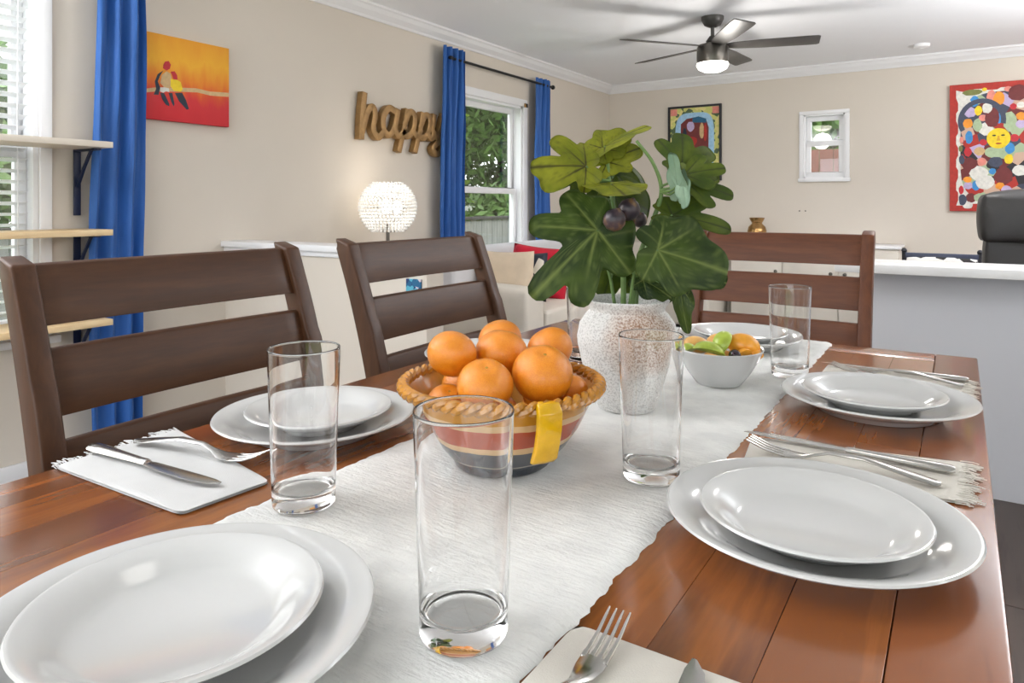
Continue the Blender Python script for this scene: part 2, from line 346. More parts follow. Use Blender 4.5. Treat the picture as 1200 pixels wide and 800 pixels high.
# ------------------------------------------------------------------ the room
XL, XR, YN, YF, H = -3.2, 3.3, -2.6, 6.95, 2.42
TH = .12
def wall_x(name, x, sgn, y0, y1, holes, m='wall'):
    """wall in plane x (inner face), thickness outwards, rectangular holes (ya, yb, za, zb)"""
    b = B(); ys = sorted(holes); cur = y0; xa, xb = sorted((x, x+sgn*TH))
    for ya, yb, za, zb in ys:
        b.box((xa, cur, 0), (xb, ya, H)); b.box((xa, ya, 0), (xb, yb, za)); b.box((xa, ya, zb), (xb, yb, H)); cur = yb
    b.box((xa, cur, 0), (xb, y1, H)); return struct(b.build(name, m, smooth=False))
def wall_y(name, y, sgn, x0, x1, holes, m='wall'):
    b = B(); cur = x0; ya, yb = sorted((y, y+sgn*TH))
    for xa, xb, za, zb in sorted(holes):
        b.box((cur, ya, 0), (xa, yb, H)); b.box((xa, ya, 0), (xb, yb, za)) if za > 0 else None; b.box((xa, ya, zb), (xb, yb, H)); cur = xb
    b.box((cur, ya, 0), (x1, yb, H)); return struct(b.build(name, m, smooth=False))
WIN1 = (-.30, 1.377, .60, 2.12)      # dining window, left wall
WIN2 = (4.26, 5.16, .70, 1.99)       # living room window, left wall
WIN3 = (-1.225, -.875, 1.385, 1.975)  # small window, far wall
wall_x('wall_left', XL, -1, YN, YF+TH, [WIN1, WIN2])
wall_y('wall_far', YF, 1, XL, XR, [WIN3])
wall_x('wall_right', XR, 1, YN, YF+TH, [(-1.6, .6, .9, 2.1)])
wall_y('wall_back', YN, -1, XL, XR, [(-2.6, 2.6, 0, 2.15)])
struct(B().box((XL-TH, YN-TH, H), (XR+TH, YF+TH, H+.1)).build('ceiling', 'ceiling', smooth=False))
fl = struct(B().box((XL-TH, YN-TH, -.1), (XR+TH, YF+TH, -.012)).build('floor', 'floor_wood', smooth=False))
pm = B().box((-.0885, -.748, -.012), (.0885, .748, 0)).mesh('plank', 'floor_wood', bevel=.0015, seg=1)
nx = int((XR-XL)/.18)+1; rows = 0
for i in range(nx):
    x = XL+.09+i*.18
    if x > XR-.05: continue
    y = YN-.75+(i*.53 % 1.5)
    while y < YF+.6:
        if y-.75 > YN-1.3 and y+.75 < YF+1.3:
            ya, yb = max(y-.748, YN), min(y+.748, YF)
            if yb-ya > .05:
                p = link('plank', pm, fl, (x, (ya+yb)/2, 0)); p.scale.y = (yb-ya)/1.496
        y += 1.5
def crown(name, pts_fn, a, b_):
    prof = [(0, -.085), (.012, -.085), (.02, -.07), (.05, -.045), (.066, -.022), (.078, -.014), (.078, 0), (0, 0)]
    bb = B(); bb.loft([[pts_fn(a, u, w) for u, w in prof], [pts_fn(b_, u, w) for u, w in prof]]); return struct(bb.build(name, 'white_paint', smooth=False))
crown('trim_1', lambda t, u, w: (XL+u, t, H+w), YN, YF)
crown('trim_2', lambda t, u, w: (t, YF-u, H+w), XL, XR)
def base(name, a, b): return struct(B().box(a, b).build(name, 'white_paint', bevel=.004))
base('baseboard_left', (XL, YN, 0), (XL+.016, 2.235, .1)); base('baseboard_left', (XL, 2.365, 0), (XL+.016, YF, .1)); base('baseboard_far', (XL+.016, YF-.016, 0), (XR, YF, .1))
# half wall between dining and living room
pony = struct(B().box((XL, 2.25, 0), (-1.86, 2.36, .925)).build('wall_half', 'wall', smooth=False))
B().box((XL, 2.22, .925), (-1.83, 2.39, .955)).build('cap', 'white_paint', pony, bevel=.004)
B().box((XL, 2.236, .9), (-1.846, 2.374, .926)).build('moulding', 'white_paint', pony, bevel=.006)

# window in left wall of the living room
def sash_window(name, wy, y0, y1, z0, z1, zmid, casing, glass_x, stool=True):
    """window in the left wall: frame pieces, two sashes with panes"""
    w = B().box((XL-TH, y0, z1-.02), (XL, y1, z1)).box((XL-TH, y0, z0), (XL, y1, z0+.02)).box((XL-TH, y0, z0), (XL, y0+.02, z1)).box((XL-TH, y1-.02, z0), (XL, y1, z1)).build(name, 'white_paint', smooth=False); struct(w)
    k = casing
    for a, b in (((XL, y0-k, z1), (XL+.018, y1+k, z1+k)), ((XL, y0-k, z0), (XL+.018, y0, z1)), ((XL, y1, z0), (XL+.018, y1+k, z1)), ((XL, y0-k-.02, z0-.03), (XL+.05, y1+k+.02, z0))):
        B().box(a, b).build('casing', 'white_paint', w, bevel=.003)
    for (za, zb, gx) in ((zmid-.02, z1-.02, glass_x-.02), (z0+.02, zmid+.02, glass_x+.015)):
        t = .045; b = B(); a0, a1 = y0+.02, y1-.02
        b.box((gx-.015, a0, zb-t), (gx+.015, a1, zb)).box((gx-.015, a0, za), (gx+.015, a1, za+t)).box((gx-.015, a0, za+t), (gx+.015, a0+t, zb-t)).box((gx-.015, a1-t, za+t), (gx+.015, a1, zb-t))
        sh = b.build('sash', 'white_paint', w, bevel=.003)
        B().box((gx-.003, a0+t, za+t), (gx+.003, a1-t, zb-t)).build('pane', 'window_glass', sh, smooth=False)
    return w
w2 = sash_window('window_2', None, *WIN2[:2], WIN2[2], WIN2[3], 1.26, .062, XL-.075)
B().box((XL+.018, 5.165, 1.985), (XL+.03, 5.21, 2.02)).build('bracket', 'brass', w2, bevel=.002)
w1 = sash_window('window_1', None, *WIN1[:2], WIN1[2], WIN1[3], 1.36, .045, XL-.085)
# small far window
x0, x1, z0, z1 = WIN3
w3 = struct(B().box((x0, YF, z1-.015), (x1, YF+TH, z1)).box((x0, YF, z0), (x1, YF+TH, z0+.015)).box((x0, YF, z0), (x0+.015, YF+TH, z1)).box((x1-.015, YF, z0), (x1, YF+TH, z1)).build('window_3', 'white_paint', smooth=False))
for a, b in (((x0-.038, YF-.016, z1), (x1+.038, YF, z1+.032)), ((x0-.038, YF-.016, z0), (x0, YF, z1)), ((x1, YF-.016, z0), (x1+.038, YF, z1)), ((x0-.045, YF-.03, z0-.032), (x1+.045, YF, z0))):
    B().box(a, b).build('casing', 'white_paint', w3, bevel=.003)
for za, zb, gy in ((z0+.31, z1-.015, YF+.07), (z0+.015, z0+.34, YF+.04)):
    t = .042; b = B(); b.box((x0+.015, gy-.015, zb-t), (x1-.015, gy+.015, zb)).box((x0+.015, gy-.015, za), (x1-.015, gy+.015, za+t)).box((x0+.015, gy-.015, za+t), (x0+.015+t, gy+.015, zb-t)).box((x1-.015-t, gy-.015, za+t), (x1-.015, gy+.015, zb-t))
    sh = b.build('sash', 'white_paint', w3, bevel=.003)
    B().box((x0+.015+t, gy-.003, za+t), (x1-.015-t, gy+.003, zb-t)).build('pane', 'window_glass', sh, smooth=False)

# ------------------------------------------------------------------ outside
struct(B().box((-40, -30, -.75), (40, 50, -.6)).build('ground', 'lawn', smooth=False))
struct(B().box((-4, -7, -.6), (4, YN-TH, -.1)).build('patio', 'concrete', smooth=False))
fr = thing('garden_fence', 'weathered grey board fence outside the living room window', 'fence', (-6.6, 0, -.6))
pk = B().box((-.011, -.07, 0), (.011, .07, 1.5)).mesh('picket', 'fence_grey', bevel=.004, seg=1)
for i in range(64): link('picket', pk, fr, (0, 1.5+i*.15+random.uniform(-.004, .004), random.uniform(-.02, .01)), (0, 0, random.uniform(-.02, .02)))
for z in (.3, 1.25, 1.5): B().box((-.06 if z < 1.45 else -.05, 1.4, z), (-.012 if z < 1.45 else .05, 11.2, z+.09 if z < 1.45 else z+.05)).build('rail', 'roof_dark' if z > 1.45 else 'fence_grey', fr, bevel=.005)
sh = thing('garden_shed', 'low garden shed with a white roof behind the grey fence', 'shed', (-9.0, 13.6, -.6))
B().box((-.6, -.6, 0), (.6, .6, 1.62)).build('wall', 'roof_dark', sh, smooth=False)
B().prism([(-.95, 1.6), (.95, 1.6), (0, 1.98)], lambda u, w, s: (u*.75, -.7+1.4*s, w)).build('roof', 'house_white', sh, smooth=False)
def tree(name, label, loc, h, r, n, m, cat='tree', group=None, ls=.16):
    rng = random.Random(int(loc[0]*31+loc[1]*17+n)); t = thing(name, label, cat, loc, rng.uniform(0, 6), group)
    B().tube(spline([(0, 0, 0), (.05, .03, h*.3), (-.04, .05, h*.6), (.03, 0, h*.85)], 4), [.16-.11*i/12 for i in range(13)], 8).build('trunk', 'bark', t)
    b = B(); clumps = []
    for _ in range(60):
        a = rng.uniform(0, 2*PI); q = rng.random()**.5; z = rng.uniform(.14, 1)
        k = max(.15, math.sin(PI*min(.97, max(0, (z-.05)/1.0))))**.6
        clumps.append(Vector((math.cos(a)*q*r*k, math.sin(a)*q*r*k, h*z)))
    for i in range(n):
        c_ = rng.choice(clumps); d = Vector((rng.gauss(0, 1), rng.gauss(0, 1), rng.gauss(0, .75)))*r*.17; p = c_+d
        u = Vector((rng.gauss(0, 1), rng.gauss(0, 1), rng.gauss(0, 1))).normalized(); w = u.orthogonal().normalized(); s = ls*rng.uniform(.6, 1.3)
        b.add([p-u*s, p+w*s*.45+u*.1*s, p+u*s, p-w*s*.45+u*.1*s], [(0, 1, 2, 3)])
    b.build('crown', m, t, smooth=False)
tree('garden_tree', 'tall leafy green tree behind the fence outside the living room window', (-10.2, 9.4, -.6), 7.0, 2.4, 22000, 'tree_leaf', ls=.11)
tree('garden_tree', 'darker green tree past the shed outside the living room window', (-12.6, 19.0, -.6), 8.0, 3.6, 22000, 'tree_leaf_deep', ls=.17)
tree('garden_tree', 'leafy tree seen through the dining window blinds', (-9.4, 3.0, -.6), 3.4, 1.5, 3000, 'tree_leaf_deep')
tree('garden_shrub', 'dark shrub growing behind the grey fence beside the shed', (-8.2, 12.0, -.6), 2.0, .6, 2500, 'tree_leaf_deep', 'shrub', ls=.12)
tree('garden_shrub', 'dark shrub growing behind the grey fence past the shed', (-8.4, 15.4, -.6), 2.2, .7, 2500, 'tree_leaf_deep', 'shrub', ls=.14)
fb = thing('boundary_fence', 'reddish brown board fence outside the small far window', 'fence', (-2, 11.5, -.6))
for i in range(26): B().box((-2.6+i*.2, -.012, 0), (-2.6+i*.2+.19, .012, 2.58)).build('board', 'fence_red', fb, bevel=.004, seg=1)
B().box((-2.7, .012, 1.6), (2.7, .06, 1.7)).build('rail', 'fence_red', fb)
tree('garden_tree', 'green tree beyond the reddish fence outside the small far window', (-2.3, 16.8, -.6), 5.2, 1.9, 9000, 'tree_leaf_deep')
tree('garden_tree', 'pale green tree standing behind the others outside the far window', (-4.0, 22.2, -.6), 6.4, 2.4, 9000, 'tree_leaf')

# ------------------------------------------------------------------ dining table
T = .85; TX0, TX1, TY0, TY1 = -.838, .028, .035, 1.592
tb = thing('dining_table', 'glossy brown plank dining table set for a meal', 'table', (0, 0, 0))
pw = (TX1-.068-TX0)/12
cuts = [[.39], [.39, 1.15], [.39, .9], [1.3], [.48, 1.02], [.7], [1.05], [.55, 1.3], [.85], [1.2], [.62], [.95]]
for i in range(12):
    ys = [TY0]+cuts[i]+[TY1-.075]
    for a, b in zip(ys[:-1], ys[1:]):
        cx, cy = TX0+pw*(i+.5), (a+b)/2
        B().box((-pw/2+.0001, -(b-a)/2+.0001, -.03), (pw/2-.0001, (b-a)/2-.0001, 0)).build('plank', 'table_wood', tb, bevel=.0003, seg=1, loc=(cx, cy, T))
B().box((-.034, -(TY1-TY0)/2, -.03), (.034, (TY1-TY0)/2, 0)).build('edge_board', 'table_dark', tb, bevel=.003, loc=(TX1-.034, (TY0+TY1)/2, T))
B().box((-.0374, -(TX1-.068-TX0)/2, -.03), (.0374, (TX1-.068-TX0)/2, 0)).build('edge_board', 'table_dark', tb, bevel=.003, loc=((TX0+TX1-.068)/2, TY1-.0374, T), rot=(0, 0, PI/2))
for a, b in (((TX0+.05, TY0+.05, .73), (TX0+.07, TY1-.05, T-.03)), ((TX1-.07, TY0+.05, .73), (TX1-.05, TY1-.05, T-.03)), ((TX0+.07, TY0+.05, .73), (TX1-.07, TY0+.07, T-.03)), ((TX0+.07, TY1-.07, .73), (TX1-.07, TY1-.05, T-.03))):
    B().box(a, b).build('apron', 'table_dark', tb, bevel=.002)
for x in (TX0+.085, TX1-.085):
    for y in (TY0+.085, TY1-.085): B().box((x-.04, y-.04, 0), (x+.04, y+.04, T-.03)).build('leg', 'table_dark', tb, bevel=.005)

# ------------------------------------------------------------------ chairs
def chair(name, label, loc, rz, tone=''):
    t = thing(name, label, 'chair', loc, rz, 'ladder back chairs round the table')
    prof = [(.0, -.255), (.3, -.21), (.6, -.18), (.72, -.19), (.82, -.213), (.94, -.25), (1.03, -.284), (1.066, -.298)]
    def yb(z):
        for (a, ya), (b, y2) in zip(prof[:-1], prof[1:]):
            if a <= z <= b: return ya+(y2-ya)*(z-a)/(b-a)
        return prof[-1][1]
    for s in (-1, 1):
        secs = []
        pr = [(p.x, p.y) for p in spline([(z, y, 0) for z, y in prof], 4)]
        for z, y in pr:
            d = .024; k = 1 if z < 1.045 else .75
            w = .017
            secs.append([(s*.24-w, y-d*k, z-.0), (s*.24+w, y-d*k, z), (s*.24+w, y+d, z-.012*(1 if z > .9 else 0)), (s*.24-w, y+d, z-.012*(1 if z > .9 else 0))])
        B().loft(secs).build('post', tone+'chair_wood', t, bevel=.0065, seg=3)
        B().loft([[(s*.235+a*w, .19+b*w, z) for a, b in ((-1, -1), (1, -1), (1, 1), (-1, 1))] for z, w in ((0, .016), (.585, .021))]).build('leg', tone+'chair_wood', t, bevel=.003)
        B().box((s*.235-.01, -.19, .2), (s*.235+.01, .19, .235)).build('stretcher', tone+'chair_wood', t, bevel=.003)
    for z0, z1 in ((.966, 1.054), (.842, .934), (.715, .808)):
        secs = []
        for i in range(13):
            x = -.226+.452*i/12; bow = -.009*(1-(x/.226)**2)
            secs.append([(x, yb(z0)+bow-.009, z0), (x, yb(z0)+bow+.009, z0), (x, yb(z1)+bow+.009, z1-.003), (x, yb(z1)+bow+.003, z1), (x, yb(z1)+bow-.006, z1), (x, yb(z1)+bow-.009, z1-.003)])
        B().loft(secs).build('slat', tone+'chair_slat_wood', t, bevel=.0015)
    B().box((-.245, -.165, .585), (.245, .235, .625)).build('seat', tone+'chair_wood', t, bevel=.01)
    B().box((-.22, .18, .3), (.22, .2, .34)).build('stretcher', tone+'chair_wood', t, bevel=.003)
    return t
chair('dining_chair', 'dark brown ladder back chair in front of the wall shelves', (-.855, .707, 0), -PI/2)
chair('dining_chair', 'dark brown ladder back chair in front of the crystal globe lamp', (-.855, 1.354, 0), -PI/2)
chair('dining_chair', 'ladder back chair tinted for warm light at the table end by the counter', (-.463, 1.965, 0), PI, 'red_')

# ------------------------------------------------------------------ table runner
def runner():
    b = B(); x0, x1 = -.572, -.224; nxx, nyy = 56, 300; ya, yb = .06, TY1
    rng = random.Random(3); e0 = [rng.gauss(0, .0008)+.0018*math.sin(k*.61)*math.sin(k*.17) for k in range(nyy+40)]; e1 = [rng.gauss(0, .0008)+.0018*math.sin(k*.55+1)*math.sin(k*.21) for k in range(nyy+40)]
    L_ = (yb-ya)+.11; v = []
    for j in range(nyy+1):
        s = L_*j/nyy; y = ya+s; z = T+.0042
        if y > yb-.006:
            q = y-(yb-.006); r = .012; a = min(q/r, PI/2); y = yb-.006+r*math.sin(a)+.0; z = T+.0042-r*(1-math.cos(a))-max(0, q-r*PI/2)
        l = x0+e0[j]; r_ = x1+e1[j]
        for i in range(nxx+1):
            u = i/nxx; x = l+(r_-l)*u
            dz = .00025*math.sin(y*2*PI/.011+.9*math.sin(x*40)+2*math.sin(y*9))*(1 if (int(x/.045)+int(y/.07)) % 2 else .35)+rng.gauss(0, .00028)
            if i in (0, nxx): dz = -.0038
            elif i in (1, nxx-1): dz = -.001
            if z < T-.005: v.append((x, y+dz, z))
            else: v.append((x, y, z+dz))
    f = [(j*(nxx+1)+i, j*(nxx+1)+i+1, (j+1)*(nxx+1)+i+1, (j+1)*(nxx+1)+i) for j in range(nyy) for i in range(nxx)]
    b.add(v, f); me = b.mesh('table_runner', 'runner_cotton')
    if me.polygons[len(me.polygons)//3].normal.z < 0: me.flip_normals()
    o = tag(link('table_runner', me), 'white woven cotton runner laid along the dining table', 'table runner')
    k = B()
    for i in range(150):
        x = x0+.003+(x1-x0-.006)*i/149+rng.gauss(0, .0006); z = T+.0042-.012-(L_-(yb-ya)+.006-.012*PI/2)
        k.tube([(x, TY1+.006, z+.002), (x+rng.gauss(0, .002), TY1+.006, z-.012), (x+rng.gauss(0, .004), TY1+.007, z-.025)], .0008, 4)
    k.build('fringe', 'runner_cotton', o)
runner()

# ------------------------------------------------------------------ plates
def plate_prof(R, foot, well, hrim, hw):
    t = .0034
    top = [(0, hw), (well, hw), (well+.008, hw+.004), (R*.8, hw+(hrim-hw)*.5+.001), (R-.004, hrim), (R-.0012, hrim-.0002)]
    bot = [(R, hrim-.0018), (R-.002, hrim-.0036), (R*.8, hw+(hrim-hw)*.5-t), (foot+.006, hw-.001), (foot+.0015, .0006), (foot, 0), (foot-.003, .0006), (foot-.006, hw-t), (0, hw-t)]
    return top+bot
DM = B().lathe(plate_prof(.1255, .078, .082, .025, .0068), 96).mesh('dinner_plate', 'porcelain')
SM = B().lathe(plate_prof(.0925, .054, .058, .0235, .0062), 96).mesh('salad_plate', 'porcelain')
for x, y, z, wh, sx, sy in ((-.108, .657, T, 'by the cream napkin and knife at the counter side', .0, -.01), (-.1, 1.11, T, 'at the table corner by the counter', -.004, -.004), (-.7, .624, T, 'before the chair by the wall shelves', 0, .006),
                    (-.424, .262, T+.0048, 'at the near end over the runner', -.004, .003), (-.377, 1.453, T+.0048, 'at the far table end before the warm tinted chair', 0, 0), (-.715, 1.055, T, 'behind the bowl of oranges', 0, 0)):
    tag(link('dinner_plate', DM, None, (x, y, z+.0002)), 'large white dinner plate '+wh, 'plate', 'white dinner plates')
    tag(link('salad_plate', SM, None, (x+sx, y+sy, z+.0072)), 'small white plate stacked '+wh, 'plate', 'white salad plates')

# ------------------------------------------------------------------ glasses
ro = lambda z: .0292+.0047*(z/.149); ri = lambda z: ro(z)-.0011
GP = [(0, 0.0), (.0262, 0), (.028, .0004), (.0288, .0013), (ro(.003), .003), (ro(.0045), .0045), (ro(.02), .02), (ro(.08), .08), (ro(.14), .14), (ro(.1465), .1465), (ro(.148), .148), (ro(.148)-.0002, .1487), (ro(.148)-.00055, .149),
      (ri(.148)+.0002, .1487), (ri(.148), .148), (ri(.1465), .1465), (ri(.14), .14), (ri(.08), .08), (ri(.026), .026), (ri(.0225), .0225), (ri(.0205), .0205), (ri(.019)-.0006, .0178), (ri(.017)-.0025, .0158), (.022, .0148), (.018, .0146), (0, .0146)]
GM = B().lathe(GP, 72).mesh('drinking_glass', 'clear_glass')
for x, y, z, l in ((-.279, .376, T+.0052, 'tall clear drinking glass on the runner before the orange bowl'), (-.528, .456, T+.0052, 'tall clear drinking glass beside the napkin with knife and fork'), (-.273, .697, T+.0052, 'tall clear drinking glass on the runner in front of the vase'),
                (-.24, 1.237, T+.0052, 'tall clear drinking glass behind the stacked plates by the counter'), (-.597, 1.185, T, 'tall clear drinking glass half hidden behind the vase')):
    tag(link('drinking_glass', GM, None, (x, y, z)), l, 'glass', 'tall clear tumblers')

# ------------------------------------------------------------------ napkins and cutlery
def napkin(label, corners, fringe, m='napkin_white', z=T, seed=1, lift=.004):
    """corners in order A,B,C,D; the fringe runs along edge D-A"""
    rng = random.Random(seed); A, B_, C_, D_ = [Vector((p[0], p[1])) for p in corners]
    cen = (A+B_+C_+D_)/4; t = thing('napkin', label, 'napkin', (cen.x, cen.y, z))
    for k, (z0, z1, ins) in enumerate(((.0002, .0022, 0), (.0024, .0044, .002))):
        n = 30; b = B(); v = []
        def P(u, w, zz):
            p = (A+(B_-A)*u)*(1-w)+(D_+(C_-D_)*u)*w-cen; return p
        for lay in (0, 1):
            for j in range(n+1):
                for i in range(n+1):
                    u = (ins+i*(1-2*ins)/n); w = ins+j*(1-2*ins)/n; edge = i in (0, n) or j in (0, n)
                    # soft rounded corners
                    cu, cw = abs(u-.5)*2, abs(w-.5)*2; q = max(0, cu+cw-1.9)*.25
                    u2 = .5+(u-.5)*(1-q); w2 = .5+(w-.5)*(1-q)
                    if i == 0: u2 += rng.gauss(0, .004) if fringe else 0
                    p = P(u2, w2, 0); wob = .0009*math.sin(u*9+k*2)*math.sin(w*7+k)+rng.gauss(0, .00008)
                    zz = (z0+z1)/2 if edge else (z1+(wob if k else 0) if lay else z0)
                    v.append((p.x, p.y, max(.0001, zz)))
        f = []; m_ = (n+1)**2
        for j in range(n):
            for i in range(n):
                a = j*(n+1)+i; f.append((a, a+n+1, a+n+2, a+1)); f.append((m_+a, m_+a+1, m_+a+n+2, m_+a+n+1))
        b.add(v, f); bm = bmesh.new(); b.build('fold', m, t)
        bm.free()
    if fringe:
        b = B(); e = D_-A; out = ((A-B_)+(D_-C_)).normalized()
        for i in range(120):
            u = i/119+rng.gauss(0, .002); p = A+e*u-cen; L_ = .007+.006*rng.random()+.004*math.sin(u*23); s = Vector((rng.gauss(0, .15), rng.gauss(0, .15)))
            q = p+(out+s)*L_; h = rng.uniform(.0008, .0045)
            b.tube([(p.x-out.x*.006, p.y-out.y*.006, h), ((p.x+q.x)/2, (p.y+q.y)/2, h+.0004), (q.x, q.y, max(.0006, h-.001))], .00055, 4)
        b.build('fringe', m, t)
    return t
napkin('white fringed napkin under knife and fork by the table edge', [(-.838, .376), (-.611, .382), (-.604, .477), (-.845, .523)], True, 'napkin_white', T, 1)
napkin('cream fringed napkin between the two plate stacks by the counter', [(.006, .928), (-.217, .89), (-.205, .8), (.002, .802)], True, 'napkin_cream', T, 2)
napkin('cream napkin with a knife behind the plate stack at the corner', [(.01, 1.362), (-.2, 1.367), (-.2, 1.262), (.008, 1.24)], True, 'napkin_cream', T, 3)
napkin('white napkin with a silver fork at the near end', [(-.222, .2), (-.222, .428), (-.06, .428), (-.06, .2)], False, 'napkin_cream', T, 4)
napkin('white napkin lying left of the far plate', [(-.51, 1.35), (-.51, 1.56), (-.57, 1.56), (-.57, 1.35)], False, 'napkin_white', T+.0052, 5)
def oval(x, hw, z, ht, n=10): return [(x, hw*math.cos(2*PI*k/n), z+ht*math.sin(2*PI*k/n)) for k in range(n)]
def knife_mesh():
    b = B()
    b.loft([oval(0, .004, .0045, .003), oval(.004, .0085, .0045, .0042), oval(.02, .0095, .0045, .0044), (oval(.06, .0075, .0045, .0038)), oval(.095, .006, .0045, .0034), oval(.1, .0066, .0045, .0036), oval(.106, .0052, .0045, .003)])
    hd = b; bl = B()
    def sec(x, y0, y1, t): return [(x, y0, .0038), (x, (y0+y1)/2, .0038-t/2), (x, y1, .0042), (x, y1, .0046), (x, (y0+y1)/2, .0046+t/2), (x, y0, .0044)]
    bl.loft([sec(.1045, -.0045, .0045, .003), sec(.115, -.008, .006, .0022), (sec(.15, -.0095, .0065, .0018)), sec(.19, -.009, .0068, .0014), sec(.21, -.006, .0062, .001), sec(.2215, .001, .004, .0004)])
    return hd, bl
kh, kb = knife_mesh(); KH = kh.mesh('handle', 'steel'); KB = kb.mesh('blade', 'steel')
def knife(label, p, d, z=T+.0052):
    a = math.atan2(d[1]-p[1], d[0]-p[0]); t = thing('table_knife', label, 'knife', (p[0], p[1], z), a, 'silver table knives'); link('handle', KH, t); link('blade', KB, t); return t
def fork_meshes():
    cx = [(0, .0035), (.01, .0038), (.05, .011), (.09, .0155), (.115, .0095), (.13, .0042), (.15, .0036), (.17, .006), (.192, .0135)]
    pts = spline([(x, 0, z) for x, z in cx], 6)
    def zz(x):
        for a, b in zip(pts[:-1], pts[1:]):
            if a.x <= x <= b.x: return a.z+(b.z-a.z)*(x-a.x)/max(1e-9, b.x-a.x)
        return pts[-1].z
    wd = [(0, .004, .0018), (.005, .009, .002), (.025, .0098, .002), (.07, .006, .0019), (.105, .0038, .0019), (.12, .0045, .0017), (.132, .0095, .0012), (.142, .0122, .0011), (.152, .0126, .0011)]
    h = B(); h.loft([oval(x, w, zz(x), t) for x, w, t in wd])
    tn = B(); tn.add([], [])
    tine = []
    for k in range(4):
        y = (-1.5+k)*.0068; b = B()
        b.loft([[(x, y*(1+.0*i)-w, zz(x)-.0009), (x, y+w, zz(x)-.0009), (x, y+w, zz(x)+.0009), (x, y-w, zz(x)+.0009)] for i, (x, w) in enumerate(((.149, .0024), (.158, .0019), (.172, .0017), (.186, .0013), (.192, .0007)))])
        tine.append(b.mesh('tine', 'steel', bevel=.0003, seg=1))
    return h.mesh('handle', 'steel'), tine
FH, FT = fork_meshes()
def fork(label, p, d, z=T+.0052):
    a = math.atan2(d[1]-p[1], d[0]-p[0]); t = thing('dinner_fork', label, 'fork', (p[0], p[1], z), a, 'silver dinner forks'); link('handle', FH, t)
    for m in FT: link('tine', m, t)
    return t
knife('silver table knife on the white fringed napkin', (-.85, .421), (-.626, .434)); fork('silver fork arched on the white fringed napkin', (-.83, .463), (-.674, .492))
knife('silver table knife on the cream napkin between plate stacks', (-.004, .876), (-.215, .888)); fork('silver fork beside the knife on the cream napkin', (-.016, .828), (-.2, .838))
knife('silver table knife on the napkin at the far table corner', (.012, 1.34), (-.19, 1.353)); fork('silver fork on the napkin at the far table corner', (.005, 1.30), (-.19, 1.315))
fork('silver fork standing tines forward on the near napkin', (-.186, .242), (-.192, .44)).scale = (1, .72, 1); knife('silver knife beside the fork on the near napkin', (-.11, .205), (-.135, .42))

# ------------------------------------------------------------------ bowl of oranges
BC = (-.43, .65); bz = T+.0052
bw = thing('fruit_bowl', 'striped ceramic bowl with yellow rope rim holding oranges', 'bowl', (*BC, bz), YAW)
outer = [(0, 0), (.05, 0), (.054, .003), (.056, .008), (.072, .024), (.086, .044), (.096, .064), (.1035, .08), (.109, .088)]
inner = [(.106, .088), (.1, .08), (.0915, .064), (.081, .045), (.066, .025), (.048, .0125), (0, .0115)]
B().lathe(outer+[(.1085, .0895), (.107, .0895)], 72, cap=False).build('body', 'bowl_bands', bw)
B().lathe([(.1075, .0893)]+inner, 72, cap=False).build('lining', 'bowl_inside', bw)
rp = B()
for ph in (0, PI):
    pts = []; n = 360
    for k in range(n+1):
        a = 2*PI*k/n; tw = a*26+ph; pts.append(((.1085+.0034*math.cos(tw))*math.cos(a), (.1085+.0034*math.cos(tw))*math.sin(a), .0875+.0034*math.sin(tw)))
    rp.tube(pts, .0043, 7, up=(0, 0, 1))
rp.build('rope_rim', 'bowl_rope', bw)
for an in (-PI/2+.42, PI/2+.42):
    ca, sa = math.cos(an), math.sin(an); secs = []
    for r, z, w, t in ((.109, .093, .007, .006), (.116, .0925, .0115, .008), (.121, .084, .0128, .008), (.1195, .066, .0125, .008), (.115, .05, .0125, .008), (.109, .036, .0132, .008), (.104, .0315, .0125, .006)):
        secs.append([((r-t)*ca-sa*w, (r-t)*sa+ca*w, z), ((r-t)*ca+sa*w, (r-t)*sa-ca*w, z), ((r)*ca+sa*w, r*sa-ca*w, z+.001), ((r+.002)*ca, (r+.002)*sa, z+.001), (r*ca-sa*w, r*sa+ca*w, z+.001)])
    B().loft(secs).build('handle', 'bowl_yellow', bw, bevel=.0012)
ob = B(); no, nv = 32, 20; v = []; f = []
def orange_mesh(seed):
    rng = random.Random(seed); b = B(); b.ball((0, 0, 0), 1, 32, 22); out = []
    for x, y, z in b.v:
        r = math.hypot(x, y); d = 1-.13*math.exp(-(r/.2)**2)*(z > 0)-.05*math.exp(-(r/.16)**2)*(z < 0); a = math.atan2(y, x)
        k = 1+.012*math.sin(a*5+seed)*(1-r*.6)
        out.append((x*k*1.02, y*k*1.02, z*.9*d))
    b.v = out; m = b.mesh('orange', 'orange_peel'); m.set_sharp_from_angle(angle=PI); return m
OM = [orange_mesh(i) for i in range(3)]
mat('orange_button', lin(176, 130, 48), .7, var=.3, scale=60)
STEM = B().lathe([(0, -.02), (.06, -.01), (.07, .015), (.04, .035), (0, .037)], 8, (0, 0, .775)).mesh('stem_button', 'orange_button')
orng = [(.044, -.034, .105, .032, 'largest orange in front in the striped bowl'), (-.016, -.062, .1, .0285, 'orange low at the front rim of the striped bowl'), (.0, .012, .117, .0295, 'orange in the middle of the pile'),
        (-.054, -.014, .122, .027, 'orange on top at the left of the pile'), (-.057, -.032, .072, .0225, 'orange low under the left top one'), (.056, .043, .116, .027, 'orange on the right behind the largest one'),
        (-.003, .068, .122, .026, 'orange at the back of the pile'), (.077, .0, .079, .0195, 'small orange peeking out by the right rim'), (-.008, -.006, .053, .029, 'orange deep inside the bowl'), (-.045, .04, .075, .026, 'orange sunk behind the left top one'), (.048, .018, .068, .0235, 'orange sunk at the back right')]
